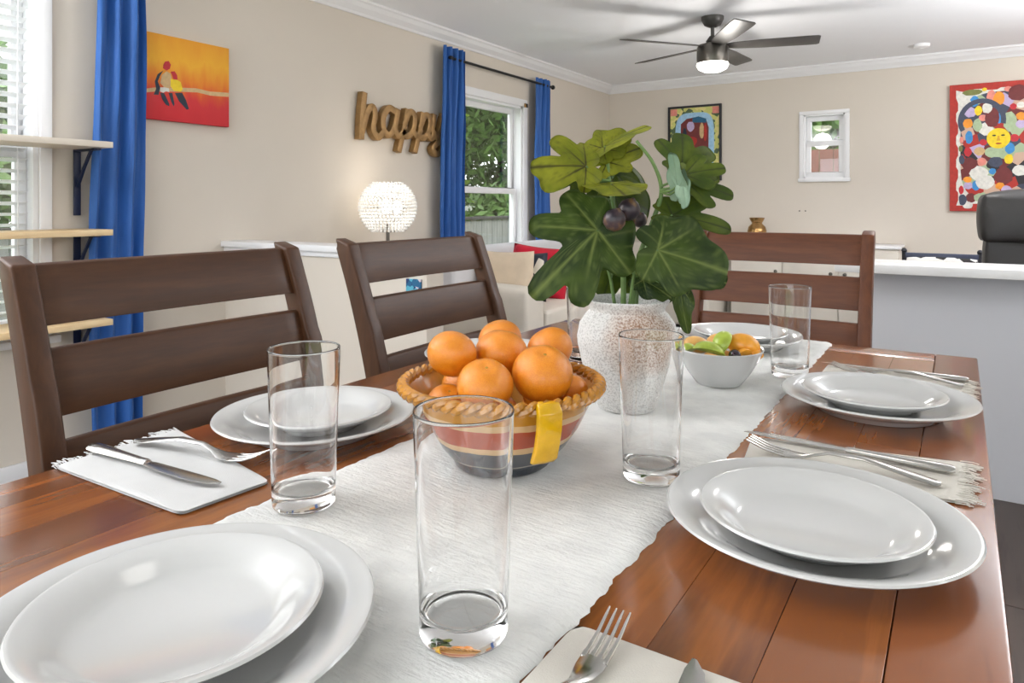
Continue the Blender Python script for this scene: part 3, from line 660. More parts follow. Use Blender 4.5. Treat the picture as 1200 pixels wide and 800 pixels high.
for i, (u, w, z, r, l) in enumerate(orng):
    x = BC[0]+u*math.cos(YAW)-w*math.sin(YAW); y = BC[1]+u*math.sin(YAW)+w*math.cos(YAW)
    o = tag(link('orange', OM[i % 3], None, (x, y, bz+z)), l, 'orange', 'oranges in the striped bowl'); o.scale = (r, r, r)
    o.rotation_euler = ((random.uniform(.15, .6) if w < .05 else -.2), random.uniform(-.3, .3), random.uniform(0, 6)) if i not in (0, 1) else (.45, .1, YAW)
    link('stem_button', STEM, o)

# ------------------------------------------------------------------ vase with fig plant
VC = (-.397, .922)
va = thing('vase', 'grey white speckled stoneware vase holding the fig branches', 'vase', (*VC, T+.0052), YAW)
B().lathe([(0, 0), (.039, 0), (.042, .003), (.052, .03), (.063, .06), (.0695, .088), (.0705, .1), (.067, .118), (.058, .131), (.0525, .137), (.054, .143), (.0585, .148), (.0595, .151), (.057, .1525), (.052, .15), (.0475, .142), (.047, .137), (.055, .125), (.06, .1), (.03, .06), (0, .058)], 72).build('body', 'vase_stone', va)
B().lathe([(0, .126), (.03, .127), (.05, .1255), (.051, .118), (0, .116)], 40).build('moss', 'soil', va)
pl = thing('fig_plant', 'leafy fig branches with two dark figs standing in the vase', 'plant', (*VC, T+.0052), YAW)
KX = .001208
def q(px, py, w=0): k = 1+w/.991; return Vector(((px-733)*KX*k, w, (480-240)*KX-.005+(240-py)*KX*k))
def leaf_shape(kind):
    if isinstance(kind, list): fl, lobes = kind[0], kind[1:]
    elif kind == 5: lobes = [(0, 1, .44), (.95, .92, .4), (-.95, .88, .4), (1.9, .66, .44), (-1.9, .64, .44)]; fl = .6
    elif kind == 4: lobes = [(0, 1, .46), (.8, .86, .44), (-.8, .84, .44), (1.65, .45, .4), (-1.65, .45, .4)]; fl = .33
    elif kind == 3: lobes = [(0, 1, .5), (.95, .84, .5), (-.95, .82, .5), (1.9, .48, .5), (-1.9, .48, .5)]; fl = .4
    else: lobes = [(0, 1, .75), (.95, .7, .7), (-.95, .68, .7), (2.0, .5, .6), (-2.0, .5, .6)]; fl = .42
    def r(p):
        s = 0
        for c_, a, w in lobes:
            d = (p-c_+PI) % (2*PI)-PI; s += (a*math.exp(-(abs(d)/w)**3.2))**5
        s = s**.2; base = fl*(1-.55*math.exp(-((abs(p)-PI)/.3)**2))
        return max((s**4+base**4)**.25, .08)
    return r, [l[0] for l in lobes]
def leaf(base, tip, hint, wid=1.0, kind=5, m='leaf_deep', curl=.25, cup=.15, stem=None, seed=0):
    rng = random.Random(seed+11); base = Vector(base); tip = Vector(tip); a = tip-base; L_ = a.length; a.normalize()
    n = Vector(hint); n = (n-a*n.dot(a)).normalized(); l = n.cross(a)
    r, veins = leaf_shape(kind); NA, NR = 108, 12; pos = []; vn = []
    ph = rng.uniform(0, 6)
    for j in range(NR+1):
        t = j/NR
        for k in range(NA):
            p = -PI+2*PI*k/NA; rr = r(p)*t; u = rr*math.cos(p); w = rr*math.sin(p)*wid
            rip = .022*math.sin(p*6+ph)*t*t+.03*math.sin(u*7+ph)*abs(w)
            vd = min(abs((p-c_+PI) % (2*PI)-PI) for c_ in veins[:5])*rr
            h = -curl*u*u*(1 if u > 0 else .5)-cup*w*w+rip+.035*min(1, vd*6)*(1-t*.6)
            P_ = base+(a*u+l*w+n*h)*L_; pos.append(P_)
            main = math.exp(-(vd/(.016*(1.25-t)))**2)
            side = 0
            if t > .15:
                sgn = (rr*7-vd*6) % 1.0; side = .45*math.exp(-((sgn-.5)/.07)**2)
            vn.append(min(1, main+side) if j else 1)
    faces = []
    for j in range(NR):
        for k in range(NA): faces.append((j*NA+k, j*NA+(k+1) % NA, (j+1)*NA+(k+1) % NA, (j+1)*NA+k))
    nv_ = len(pos); th = .0007
    back = [p-n*th for p in pos]
    allv = pos+back; allf = faces+[tuple(nv_+i for i in reversed(f_)) for f_ in faces]
    e = NR*NA; allf += [(e+k, nv_+e+k, nv_+e+(k+1) % NA, e+(k+1) % NA) for k in range(NA)]
    me = bpy.data.meshes.new('leaf'); me.from_pydata([tuple(v) for v in allv], [], allf); me.materials.append(M[m]); me.materials.append(M['leaf_back'])
    for i, p in enumerate(me.polygons): p.material_index = 1 if len(faces) <= i < 2*len(faces) else 0; p.use_smooth = True
    at = me.attributes.new('vein', 'FLOAT', 'POINT'); at.data.foreach_set('value', vn+[x*.5 for x in vn])
    o = link('leaf', me, pl)
    if stem is not None:
        s = Vector(stem); mid = (s+base)/2+Vector((0, 0, -.006)); B().tube(spline([s, mid, base+n*.001], 5), [.0019-.0007*i/10 for i in range(11)], 6).build('petiole', 'stem_green', o)
    return o
S1 = [q(728, 372, -.005), q(727, 320, -.01), q(722, 275, -.012), q(714, 225, 0), q(712, 192, .01)]
S2 = [q(740, 372, .01), q(746, 310, .01), q(765, 258, .01), q(774, 224, .005), q(764, 192, 0), q(744, 165, 0)]
S3 = [q(722, 372, .01), q(716, 325, .02), q(708, 300, .02), q(698, 282, -.02)]
S4 = [q(733, 372, -.01), q(738, 325, -.02), q(742, 300, -.04), q(756, 290, -.055)]
S5 = [q(745, 372, .02), q(752, 320, .03), q(772, 262, .035), q(790, 235, .03), q(800, 215, .02)]
for s_, r0 in ((S1, .0042), (S2, .0042), (S3, .0028), (S4, .0028), (S5, .0034)):
    pts = spline(s_, 6); n = len(pts); B().tube(pts, [r0*(1-.5*i/n) for i in range(n)], 8).build('stem', 'stem_green', pl)
U = (0, -1, .5)
# light, upper leaves
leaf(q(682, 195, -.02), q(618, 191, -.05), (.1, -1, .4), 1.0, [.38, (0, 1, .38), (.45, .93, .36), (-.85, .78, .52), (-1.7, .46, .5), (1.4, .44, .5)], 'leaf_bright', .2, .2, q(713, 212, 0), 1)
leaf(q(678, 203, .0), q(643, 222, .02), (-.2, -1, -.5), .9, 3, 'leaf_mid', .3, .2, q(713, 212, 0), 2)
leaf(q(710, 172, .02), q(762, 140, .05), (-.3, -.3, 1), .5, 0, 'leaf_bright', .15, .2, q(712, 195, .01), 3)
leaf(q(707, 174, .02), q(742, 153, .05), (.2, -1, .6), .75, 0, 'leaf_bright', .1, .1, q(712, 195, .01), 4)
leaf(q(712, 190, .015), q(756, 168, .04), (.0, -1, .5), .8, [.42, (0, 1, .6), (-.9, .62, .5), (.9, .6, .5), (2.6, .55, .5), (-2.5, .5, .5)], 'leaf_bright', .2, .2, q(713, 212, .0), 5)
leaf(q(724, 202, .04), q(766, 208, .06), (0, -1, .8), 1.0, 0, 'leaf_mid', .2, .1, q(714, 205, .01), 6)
leaf(q(713, 216, -.01), q(712, 226, -.12), (0, -.3, 1), .62, 0, 'leaf_bright', .05, .05, q(714, 225, 0), 7)
leaf(q(722, 226, .03), q(772, 246, .05), (0, -1, .3), 1.0, 0, 'leaf_mid', .2, .1, q(718, 245, 0), 8)
leaf(q(713, 224, .05), q(702, 258, .06), (0, -1, .2), .8, 0, 'leaf_mid', .2, .1, q(716, 232, 0), 18)
# big dark lower leaves
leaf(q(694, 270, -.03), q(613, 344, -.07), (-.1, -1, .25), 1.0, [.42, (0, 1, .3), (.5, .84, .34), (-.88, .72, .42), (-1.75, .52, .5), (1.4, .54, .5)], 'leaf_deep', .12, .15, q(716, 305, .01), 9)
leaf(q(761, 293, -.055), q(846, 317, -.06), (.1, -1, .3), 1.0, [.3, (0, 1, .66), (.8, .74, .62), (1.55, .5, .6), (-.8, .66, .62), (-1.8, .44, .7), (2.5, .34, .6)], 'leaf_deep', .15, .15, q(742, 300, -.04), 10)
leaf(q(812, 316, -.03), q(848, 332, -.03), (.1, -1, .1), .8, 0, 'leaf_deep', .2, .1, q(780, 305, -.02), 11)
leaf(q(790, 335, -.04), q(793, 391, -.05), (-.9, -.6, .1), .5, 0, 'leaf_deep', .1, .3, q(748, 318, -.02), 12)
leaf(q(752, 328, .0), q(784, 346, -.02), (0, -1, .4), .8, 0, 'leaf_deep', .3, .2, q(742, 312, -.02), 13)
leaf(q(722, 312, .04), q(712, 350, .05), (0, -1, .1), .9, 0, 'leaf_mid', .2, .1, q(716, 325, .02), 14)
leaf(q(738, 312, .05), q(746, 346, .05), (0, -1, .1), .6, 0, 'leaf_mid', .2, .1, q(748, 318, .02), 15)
# right-hand leaves
leaf(q(797, 196, .0), q(806, 149, .03), (.15, -1, .5), 1.05, [.3, (0, 1, .45), (-.75, 1.0, .42), (.7, .8, .42), (-1.5, .85, .4), (1.5, .35, .4)], 'leaf_mid', .25, .25, q(774, 218, 0), 16)
leaf(q(798, 205, -.02), q(844, 192, -.03), (.1, -1, .55), .8, 4, 'leaf_mid', .25, .25, q(774, 222, 0), 21)
leaf(q(800, 214, -.02), q(856, 224, -.03), (.05, -1, .7), .75, 4, 'leaf_mid', .2, .2, q(774, 224, 0), 17)
leaf(q(786, 252, .0), q(857, 264, -.01), (.0, -1, .45), .62, 3, 'leaf_mid', .2, .2, q(768, 252, .01), 19)
leaf(q(788, 222, -.03), q(783, 178, -.05), (.9, .4, .2), .6, 0, 'leaf_mid', .1, .2, q(772, 224, 0), 20)
leaf(q(792, 212, -.04), q(799, 244, -.055), (.85, .5, .0), .6, 0, 'leaf_mid', .2, .2, q(772, 224, 0), 22)
leaf(q(800, 225, .02), q(824, 233, .03), (0, -1, .6), .8, 0, 'leaf_mid', .2, .2, q(790, 235, .03), 23)
for px, py, w, r in ((711, 258, -.05, .0155), (731, 246, -.03, .0155), (752, 258, .03, .011)):
    c_ = q(px, py, w); b = B().lathe([(0, -r), (r*.25, -r*.97), (r*.5, -r*.86), (r*.87, -r*.5), (r, 0), (r*.9, r*.45), (r*.62, r*.82), (r*.3, r*1.02), (r*.16, r*1.2), (0, r*1.22)], 24)
    b.build('fig', 'fig_skin', pl, loc=c_, rot=(.5, .3, 0))

# ------------------------------------------------------------------ small fruit salad bowl
FC = (-.326, 1.123)
fbw = tag(B().lathe([(0, 0), (.034, 0), (.0365, .002), (.05, .02), (.0615, .04), (.069, .056), (.0685, .0575), (.067, .0572), (.058, .041), (.046, .0215), (.032, .008), (0, .0065)], 64).build('salad_bowl', 'porcelain', None, loc=(*FC, T+.0052)), 'small white bowl of cut fruit behind the vase', 'bowl')
mat('kiwi_green', lin(172, 192, 72), .3, var=.25, scale=60, coat=.2); mat('mango', lin(238, 162, 46), .3, var=.15, scale=50, coat=.2); mat('melon', lin(236, 182, 104), .35, var=.12, scale=50)
def fruit(name, label, cat, u, w, z, b, m, rot, grp='cut fruit in the white bowl'):
    x = FC[0]+u*math.cos(YAW)-w*math.sin(YAW); y = FC[1]+u*math.sin(YAW)+w*math.cos(YAW)
    return tag(b.build(name, m, None, bevel=.0015, loc=(x, y, T+.0052+z), rot=rot), label, cat, grp)
def wedge(L_, r, op=.8):
    secs = []
    for i in range(11):
        t = -1+2*i/10; k = math.sqrt(max(.02, 1-t*t)); secs.append([(t*L_, 0, 0)]+[(t*L_, r*k*math.sin(a), r*k*math.cos(a)) for a in [op*(-1+2*j/8) for j in range(9)]])
    return B().loft(secs)
fruit('fruit_wedge', 'long green fruit wedge lying at the bowl front', 'fruit', -.024, -.03, .054, wedge(.026, .018), 'kiwi_green', (.3, .25, YAW))
fruit('fruit_wedge', 'green fruit wedge standing upright in the bowl', 'fruit', .004, -.012, .064, wedge(.022, .019), 'kiwi_green', (.4, -.9, YAW+.6))
fruit('fruit_wedge', 'green fruit wedge at the bowl edge beside the vase', 'fruit', -.05, -.008, .052, wedge(.015, .013), 'kiwi_green', (.3, .25, YAW+1))
fruit('fruit_chunk', 'large orange mango chunk at the bowl rim', 'fruit', .038, -.008, .061, B().ball((0, 0, 0), (.027, .018, .019)), 'mango', (.2, .3, YAW))
fruit('fruit_chunk', 'small orange chunk beside the dark grape', 'fruit', .031, -.034, .05, wedge(.014, .012), 'mango', (-.3, .2, YAW+.5))
fruit('fruit_chunk', 'orange slice tucked at the right rim', 'fruit', .052, -.02, .049, B().ball((0, 0, 0), (.013, .01, .008)), 'mango', (0, 0, YAW))
fruit('grape', 'dark grape at the front of the fruit bowl', 'grape', .014, -.038, .052, B().ball((0, 0, 0), (.0095, .009, .009)), 'grape', (0, 0, 0))
fruit('grape', 'dark grape by the right rim of the fruit bowl', 'grape', .054, .004, .05, B().ball((0, 0, 0), (.009, .009, .0085)), 'grape', (0, 0, 0))
fruit('fruit_chunk', 'pale orange melon chunk at the back left of the bowl', 'fruit', -.03, .016, .058, B().ball((0, 0, 0), (.022, .016, .013)), 'melon', (.1, .2, YAW))
fruit('fruit_chunk', 'pale orange melon chunk at the back of the bowl', 'fruit', .01, .028, .06, B().ball((0, 0, 0), (.022, .016, .014)), 'melon', (.1, -.1, YAW))
fruit('fruit_chunk', 'melon chunk deep in the bowl', 'fruit', .0, -.005, .034, B().ball((0, 0, 0), (.03, .028, .02)), 'melon', (0, 0, YAW))

# ------------------------------------------------------------------ curtains
def curtain(name, label, x, ya, yb, z0, z1, folds, seed=0, sway=.02, amp=.03, group='blue curtains'):
    rng = random.Random(seed); b = B(); n = folds*12; nz = 40; secs = []
    ph = [rng.uniform(-.6, .6) for _ in range(folds+1)]; am = [rng.uniform(.45, 1.25) for _ in range(folds+2)]
    for j in range(nz+1):
        t = j/nz; z = z1+(z0-z1)*t; sp = 1+sway*math.sin(t*PI*.9)+.1*sway*t; cy = (ya+yb)/2+sway*.12*math.sin(t*5+seed); front = []; back = []
        for i in range(n+1):
            u = i/n; y = cy+(u-.5)*(yb-ya)*sp; k = math.sin(u*folds*2*PI+.5*math.sin(t*2.3+ph[int(u*folds)]))
            f_ = u*folds; q_ = f_-int(f_); dx = amp*k*(am[int(f_)]*(1-q_)+am[int(f_)+1]*q_)*(1-.12*t)+.005*math.sin(z*7+u*9)*math.sin(z*3.1+seed)+.004*math.sin(u*31+z*4)
            front.append((x+dx+.0015, y, z)); back.append((x+dx-.0015, y, z))
        secs.append(front+back[::-1])
    b.loft(secs); return tag(b.build(name, 'curtain_blue', None), label, 'curtain', group)
curtain('curtain', 'wide royal blue curtain between the wall shelves and the bird painting', XL+.085, 1.555, 1.762, .03, 2.27, 3, 1, .12, .024)
curtain('curtain', 'royal blue curtain nearest the happy sign at the living room window', XL+.08, 3.94, 4.2, .03, 2.285, 4, 2, .1)
curtain('curtain', 'narrow royal blue curtain between window and room corner', XL+.08, 5.26, 5.5, .03, 2.255, 4, 3, .1)
rd = thing('curtain_rod', 'black curtain rod over the living room window', 'curtain rod', (XL, 4.75, 2.205))
B().tube([(.09, -.71, 0), (.09, .79, 0)], .0105, 12).build('pole', 'black_metal', rd)
for y in (-.715, .795): B().ball((.09, y, 0), (.02, .024, .02)).build('finial', 'black_metal', rd)
for y in (-.66, .72): B().tube([(.0, y, 0), (.09, y, 0)], .008, 8).lathe([(.025, -.025), (.025, .025)], 12, (.0, y, 0)).build('bracket', 'black_metal', rd)
rd = thing('curtain_rod', 'black curtain rod over the dining window', 'curtain rod', (XL, .6, 2.24))
B().tube([(.085, -1.3, 0), (.085, 1.25, 0)], .0105, 12).build('pole', 'black_metal', rd)
for y in (-1.305, 1.255): B().ball((.085, y, 0), (.02, .024, .02)).build('finial', 'black_metal', rd)
for y in (-1.2, .93): B().tube([(.0, y, 0), (.085, y, 0)], .008, 8).build('bracket', 'black_metal', rd)

# ------------------------------------------------------------------ window blind
bl = thing('window_blind', 'white slatted blind hanging in the dining window', 'blind', (XL-.03, (WIN1[0]+WIN1[1])/2, WIN1[3]-.02))
hw = (WIN1[1]-WIN1[0])/2-.035
slm = B().loft([[(-.024, y, .0), (0, y, .0045), (.024, y, .0), (.024, y, .002), (0, y, .0065), (-.024, y, .002)] for y in (-hw, hw)]).mesh('slat', 'white_paint')
B().box((-.03, -hw, -.045), (.03, hw, -.001)).build('head_rail', 'white_paint', bl, bevel=.003)
zz = -.075; i = 0
while zz > -1.4:
    link('slat', slm, bl, (0, 0, zz), (0, math.radians(-14)+random.uniform(-.04, .04), random.uniform(-.0015, .0015))); zz -= .044
B().box((-.025, -hw, zz-.005), (.025, hw, zz+.015)).build('bottom_rail', 'white_paint', bl, bevel=.003)
for y in (-hw+.15, 0, hw-.12): B().tube([(.027, y, -.045), (.027, y, zz)], .0012, 5).build('ladder_cord', 'white_paint', bl)
B().tube([(.034, hw-.04, -.04), (.036, hw-.045, -.6), (.034, hw-.04, -1.2)], .0022, 6).build('pull_cord', 'white_paint', bl)

# ------------------------------------------------------------------ wall shelves
for z, m, l in ((1.395, 'shelf_white', 'top cream painted shelf board on navy brackets across the window'), (1.034, 'pine', 'middle pale pine shelf board on navy brackets'), (.665, 'pine', 'lowest pale pine shelf board on navy brackets behind the chair')):
    t = thing('wall_shelf', l, 'shelf', (XL+.022, .98, z), 0, 'wall shelves by the dining window')
    B().box((.0, -.58, -.02), (.235, .565, .005)).build('board', m, t, bevel=.002)
    for y in (.535, -.5):
        b = B().box((-.001, y-.014, -.3), (.006, y+.014, -.02)).box((.006, y-.014, -.028), (.17, y+.014, -.021))
        b.loft([[(x-.005, y+s*.006, z_) for s in (-1, 1)]+[(x+.005, y+s*.006, z_) for s in (1, -1)] for x, z_ in ((.006, -.18), (.06, -.1), (.12, -.026))]); b.build('bracket', 'bracket_navy', t)

# ------------------------------------------------------------------ painting with birds
pa = thing('painting', 'orange and red canvas painting of two birds by the blue curtain', 'picture', (XL, 1.99, 1.742))
B().box((.004, -.258, -.202), (.032, .258, .202)).build('canvas', 'painted_sunset', pa, bevel=.002)
def flat(parent, name, m, poly, t0=.0321, t1=.0327): return B().prism(poly, lambda u, w, s: ((t0, t1)[s], u, w)).build(name, m, parent, smooth=False)
def pxy(zx, zy): k = (zx-95)/577; a = 95+120*k; b = 690+45*k; return (-.198+k*.455, .202-.404*(zy-a)/(b-a))     # from the studied picture to canvas metres
def poly(*p): return [pxy(*k) for k in p]
flat(pa, 'path', 'paint_tan', poly((95, 495), (180, 480), (350, 478), (440, 480), (530, 500), (670, 508), (670, 535), (540, 528), (450, 508), (340, 505), (180, 508), (95, 520)))
flat(pa, 'bird_body', 'paint_tan', poly((215, 395), (245, 370), (270, 385), (280, 430), (275, 475), (235, 485), (205, 450)), .0327, .0332)
flat(pa, 'bird_back', 'paint_navy', poly((225, 365), (190, 390), (172, 440), (180, 490), (165, 530), (195, 530), (205, 480), (190, 440), (205, 400)), .0327, .0332)
flat(pa, 'bird_head', 'paint_red', poly((225, 325), (235, 305), (258, 300), (272, 325), (265, 352), (245, 365), (222, 350)), .0332, .0336)
flat(pa, 'bird_head', 'paint_red', poly((270, 372), (295, 368), (312, 395), (315, 425), (290, 425), (280, 395)), .0332, .0336)
flat(pa, 'bird_body', 'paint_yellow', poly((270, 420), (310, 425), (335, 440), (348, 490), (335, 505), (290, 500), (270, 470)), .0332, .0336)
flat(pa, 'bird_thigh', 'paint_white', poly((205, 480), (230, 478), (260, 485), (262, 510), (240, 505), (225, 515), (205, 508)), .0332, .0336)
flat(pa, 'bird_tail', 'paint_navy', poly((205, 515), (230, 518), (262, 590), (262, 605), (240, 595), (218, 560)), .0327, .0332)
flat(pa, 'bird_tail', 'paint_navy', poly((258, 515), (282, 515), (295, 590), (290, 605), (275, 575)), .0327, .0332)
flat(pa, 'bird_tail', 'paint_navy', poly((298, 515), (345, 512), (370, 560), (390, 620), (375, 625), (325, 570)), .0327, .0332)
# ------------------------------------------------------------------ happy sign
hp = thing('wall_sign', 'bronze foil script sign reading happy', 'sign', (XL+.03, 3.16, 1.565))
SY, SZ = .0086, .0054
def hq(px, py): return (0, (px-419)/102*.876, (160+ (px-419)*.103 - py)*.0053)   # wall metres: along the wall, up
def letter(strokes, r=.031):
    b = B()
    for k_, st in enumerate(strokes):
        pts = spline([hq(*p) for p in st], 7); n = len(pts)
        d0 = (pts[0]-pts[1]).normalized()*.016; d1 = (pts[-1]-pts[-2]).normalized()*.016; pts = [pts[0]+d0]+pts+[pts[-1]+d1]; off = Vector((.0015*k_, 0, 0)); n = len(pts)
        b.tube([p+off for p in pts], r, 4, up=(1, 0, 0), ph=PI/4)
    return b.build('letter', 'gold_foil', hp, bevel=.006)
letter([[(424, 110), (422, 135), (421, 160)], [(422, 152), (427, 130), (432, 124), (435, 132), (433, 150), (438, 160), (443, 155)]])
letter([[(457, 127), (450, 124), (444, 136), (445, 152), (451, 157), (457, 145), (460, 127)], [(460, 127), (457, 148), (461, 158), (467, 152)]])
letter([[(471, 126), (467, 150), (462, 175)], [(468, 142), (474, 127), (480, 132), (478, 150), (471, 158), (467, 153)], [(478, 152), (483, 157), (487, 150)]])
letter([[(490, 129), (486, 152), (481, 176)], [(487, 145), (493, 130), (499, 134), (497, 152), (490, 160), (486, 156)], [(496, 155), (501, 160), (504, 152)]])
letter([[(505, 130), (503, 148), (507, 158), (513, 150), (517, 133)], [(519, 128), (517, 150), (515, 172), (509, 181), (503, 174), (509, 166), (521, 156)]])
# ------------------------------------------------------------------ crystal globe lamp
lp = thing('floor_lamp', 'lit crystal bead globe lamp on a slim dark stem', 'lamp', (-2.97, 3.22, 0))
lz, LR = 1.125, .172
B().lathe([(0, 0), (.13, 0), (.13, .012), (.03, .022), (0, .022)], 40).build('base', 'black_metal', lp)
B().tube([(0, 0, .015), (0, 0, lz-.1)], .011, 12).lathe([(.05, 0), (.045, .01), (0, .012)], 24, (0, 0, lz-.152)).build('pole', 'grey_metal', lp)
bd = B()
for i in range(17):
    ph = -.98+i*(2.0/16); z = LR*math.sin(ph)*1.0
    if abs(z) > .152: continue
    rr = LR*math.cos(ph); n = max(8, int(2*PI*rr/.024))
    for k in range(n):
        a = 2*PI*(k+.5*(i % 2))/n; bd.ball((rr*math.cos(a), rr*math.sin(a), lz+z), .0098, 6, 4)
sd = bd.build('bead_shade', 'bead', lp); sd['kind'] = 'stuff'
wr = B()
for z in (-.142, 0, .142):
    rr = math.sqrt(LR**2-z*z)*.975; wr.tube([(rr*math.cos(2*PI*k/40), rr*math.sin(2*PI*k/40), lz+z) for k in range(41)], .0025, 5)
wr.build('wire_ring', 'grey_metal', lp)
for a in (.4, 2.5): B().ball((.06*math.cos(a), .06*math.sin(a), lz+.0), (.03, .03, .045), 12, 8).build('bulb', 'lamp_glow', lp)
def light(kind, name, energy, loc, size=.1, col=(1, .95, .88), parent=None, rot=None):
    d = bpy.data.lights.new(name, kind); d.energy = energy; d.color = col
    if kind == 'AREA': d.shape = 'DISK'; d.size = size
    else: d.shadow_soft_size = size
    o = bpy.data.objects.new(name, d); C.objects.link(o); o.location = loc
    if parent: o.parent = parent
    if rot: o.rotation_euler = rot
    return o
light('POINT', 'lamp_light', LAMP['globe'], (0, 0, lz+.1), .04, (1, .9, .76), lp)

# ------------------------------------------------------------------ small blue plaque on half wall
pq = thing('wall_plaque', 'small blue patterned plaque on the end of the half wall', 'plaque', (-1.925, 2.25, .8))
B().box((-.04, -.01, -.03), (.04, 0, .03)).build('plate', 'blue_print', pq, bevel=.002)

# ------------------------------------------------------------------ sofas and pillows
def cushion(b, a, c_, puff=.02):
    """soft box between two corners"""
    (x0, y0, z0), (x1, y1, z1) = a, c_; n = 10; v = []; f = []; o = 0
    def face(fn):
        nonlocal o
        for j in range(n+1):
            for i in range(n+1): v.append(fn(i/n, j/n))
        for j in range(n):
            for i in range(n): f.append((o+j*(n+1)+i, o+j*(n+1)+i+1, o+(j+1)*(n+1)+i+1, o+(j+1)*(n+1)+i))
        o += (n+1)**2
    g = lambda u, w: puff*(16*u*(1-u)*w*(1-w))**.6
    X_, Y_, Z_ = x1-x0, y1-y0, z1-z0
    face(lambda u, w: (x0+u*X_, y0+w*Y_, z1+g(u, w))); face(lambda u, w: (x0+u*X_, y0+w*Y_, z0-0*g(u, w)))
    face(lambda u, w: (x0+u*X_, y0-g(u, w)*.6, z0+w*Z_)); face(lambda u, w: (x0+u*X_, y1+g(u, w)*.6, z0+w*Z_))
    face(lambda u, w: (x0-g(u, w)*.6, y0+u*Y_, z0+w*Z_)); face(lambda u, w: (x1+g(u, w)*.6, y0+u*Y_, z0+w*Z_))
    b.add(v, f); return b
def soft(name, m, parent, a, c_, puff=.02):
    b = cushion(B(), a, c_, puff); me = bpy.data.meshes.new(name); me.from_pydata(b.v, [], b.f); me.materials.append(M[m])
    bm = bmesh.new(); bm.from_mesh(me); bmesh.ops.remove_doubles(bm, verts=bm.verts, dist=1e-4); bmesh.ops.recalc_face_normals(bm, faces=bm.faces)
    es = [e for e in bm.edges if len(e.link_faces) == 2 and e.calc_face_angle(0) > .9]; bmesh.ops.bevel(bm, geom=es, offset=.018, segments=2, profile=.5, affect='EDGES', clamp_overlap=True)
    bm.to_mesh(me); bm.free(); me.polygons.foreach_set('use_smooth', [True]*len(me.polygons)); return link(name, me, parent)
so = thing('sofa', 'cream sofa along the wall under the living room window', 'sofa', (0, 0, 0))
def L3(a, b): return a, b
soft('arm', 'sofa_cream', so, (-2.99, 3.7, .06), (-2.27, 3.93, .60), .025)
soft('arm', 'sofa_cream', so, (-2.99, 5.78, .06), (-2.27, 6.0, .60), .025)
soft('back', 'sofa_grey', so, (-3.02, 3.72, .3), (-2.84, 5.98, .83), .02)
soft('base', 'sofa_cream', so, (-2.98, 3.93, .06), (-2.3, 5.78, .3), .01)
for k in range(2): soft('seat_cushion', 'sofa_cream', so, (-2.84, 3.95+k*.915, .3), (-2.26, 4.85+k*.915, .45), .025)
for x in (-2.95, -2.33):
    for y in (3.76, 5.94): B().lathe([(.02, 0), (.028, .06)], 12, (x, y, 0)).build('foot', 'table_dark', so)
def pillow(label, m, loc, rot, w=.42, h=.42, t=.13, cat='pillow'):
    b = B(); n = 16; v = []; f = []
    for s in (1, -1):
        for j in range(n+1):
            for i in range(n+1):
                u, ww = i/n*2-1, j/n*2-1; k = max(0, (1-u**4)*(1-ww**4))**.55; pin = 1-.07*(1-u*u)*abs(ww)-.0
                v.append((u*w/2*(1-.06*(1-abs(u))*abs(ww)), s*t/2*k, h/2+ww*h/2*(1-.07*(1-u*u)*abs(ww))))
    m_ = (n+1)**2
    for j in range(n):
        for i in range(n):
            a = j*(n+1)+i; f.append((a, a+1, a+n+2, a+n+1)); f.append((m_+a, m_+a+n+1, m_+a+n+2, m_+a+1))
    b.add(v, f); me = bpy.data.meshes.new('throw_pillow'); me.from_pydata(b.v, [], b.f); me.materials.append(M[m])
    bm = bmesh.new(); bm.from_mesh(me); bmesh.ops.remove_doubles(bm, verts=bm.verts, dist=1e-5); bmesh.ops.recalc_face_normals(bm, faces=bm.faces); bm.to_mesh(me); bm.free()
    me.polygons.foreach_set('use_smooth', [True]*len(me.polygons)); o = link('throw_pillow', me, None, loc, rot); return tag(o, label, cat, 'throw pillows on the sofas')
pillow('beige throw pillow at the near end of the cream sofa', 'pillow_beige', (-2.62, 3.99, .47), (-.15, 0, .25), .4, .36)
pillow('black and white throw pillow squeezed behind the beige one', 'mono_print', (-2.6, 4.14, .47), (-.15, 0, .3), .4, .34, .12)
pillow('red throw pillow on the cream sofa', 'pillow_red', (-2.57, 4.33, .47), (-.2, .1, .35), .42, .38, .14)
pillow('green and black patterned pillow further along the sofa', 'camo_print', (-2.5, 4.82, .475), (-.35, 0, .6), .42, .34, .13)
s2 = thing('sofa', 'pale loveseat against the far wall behind the fig plant', 'sofa', (0, 0, 0))
soft('back', 'sofa_cream', s2, (-2.15, 6.68, .06), (-1.0+(-.72), 6.88, .78), .02) if 0 else None
soft('base', 'sofa_cream', s2, (-2.98, 6.12, .06), (-1.86, 6.7, .3), .01); soft('back', 'sofa_cream', s2, (-3.0, 6.7, .06), (-1.84, 6.9, .76), .02)
for a in (-2.99, -2.02): soft('arm', 'sofa_cream', s2, (a, 6.1, .06), (a+.16, 6.7, .56), .015)
soft('seat_cushion', 'sofa_cream', s2, (-2.82, 6.12, .3), (-2.03, 6.7, .43), .02)
pillow('white pillow with pink flowers leaning on the loveseat', 'floral', (-2.2, 6.38, .455), (-.4, 0, .1), .42, .32, .13)
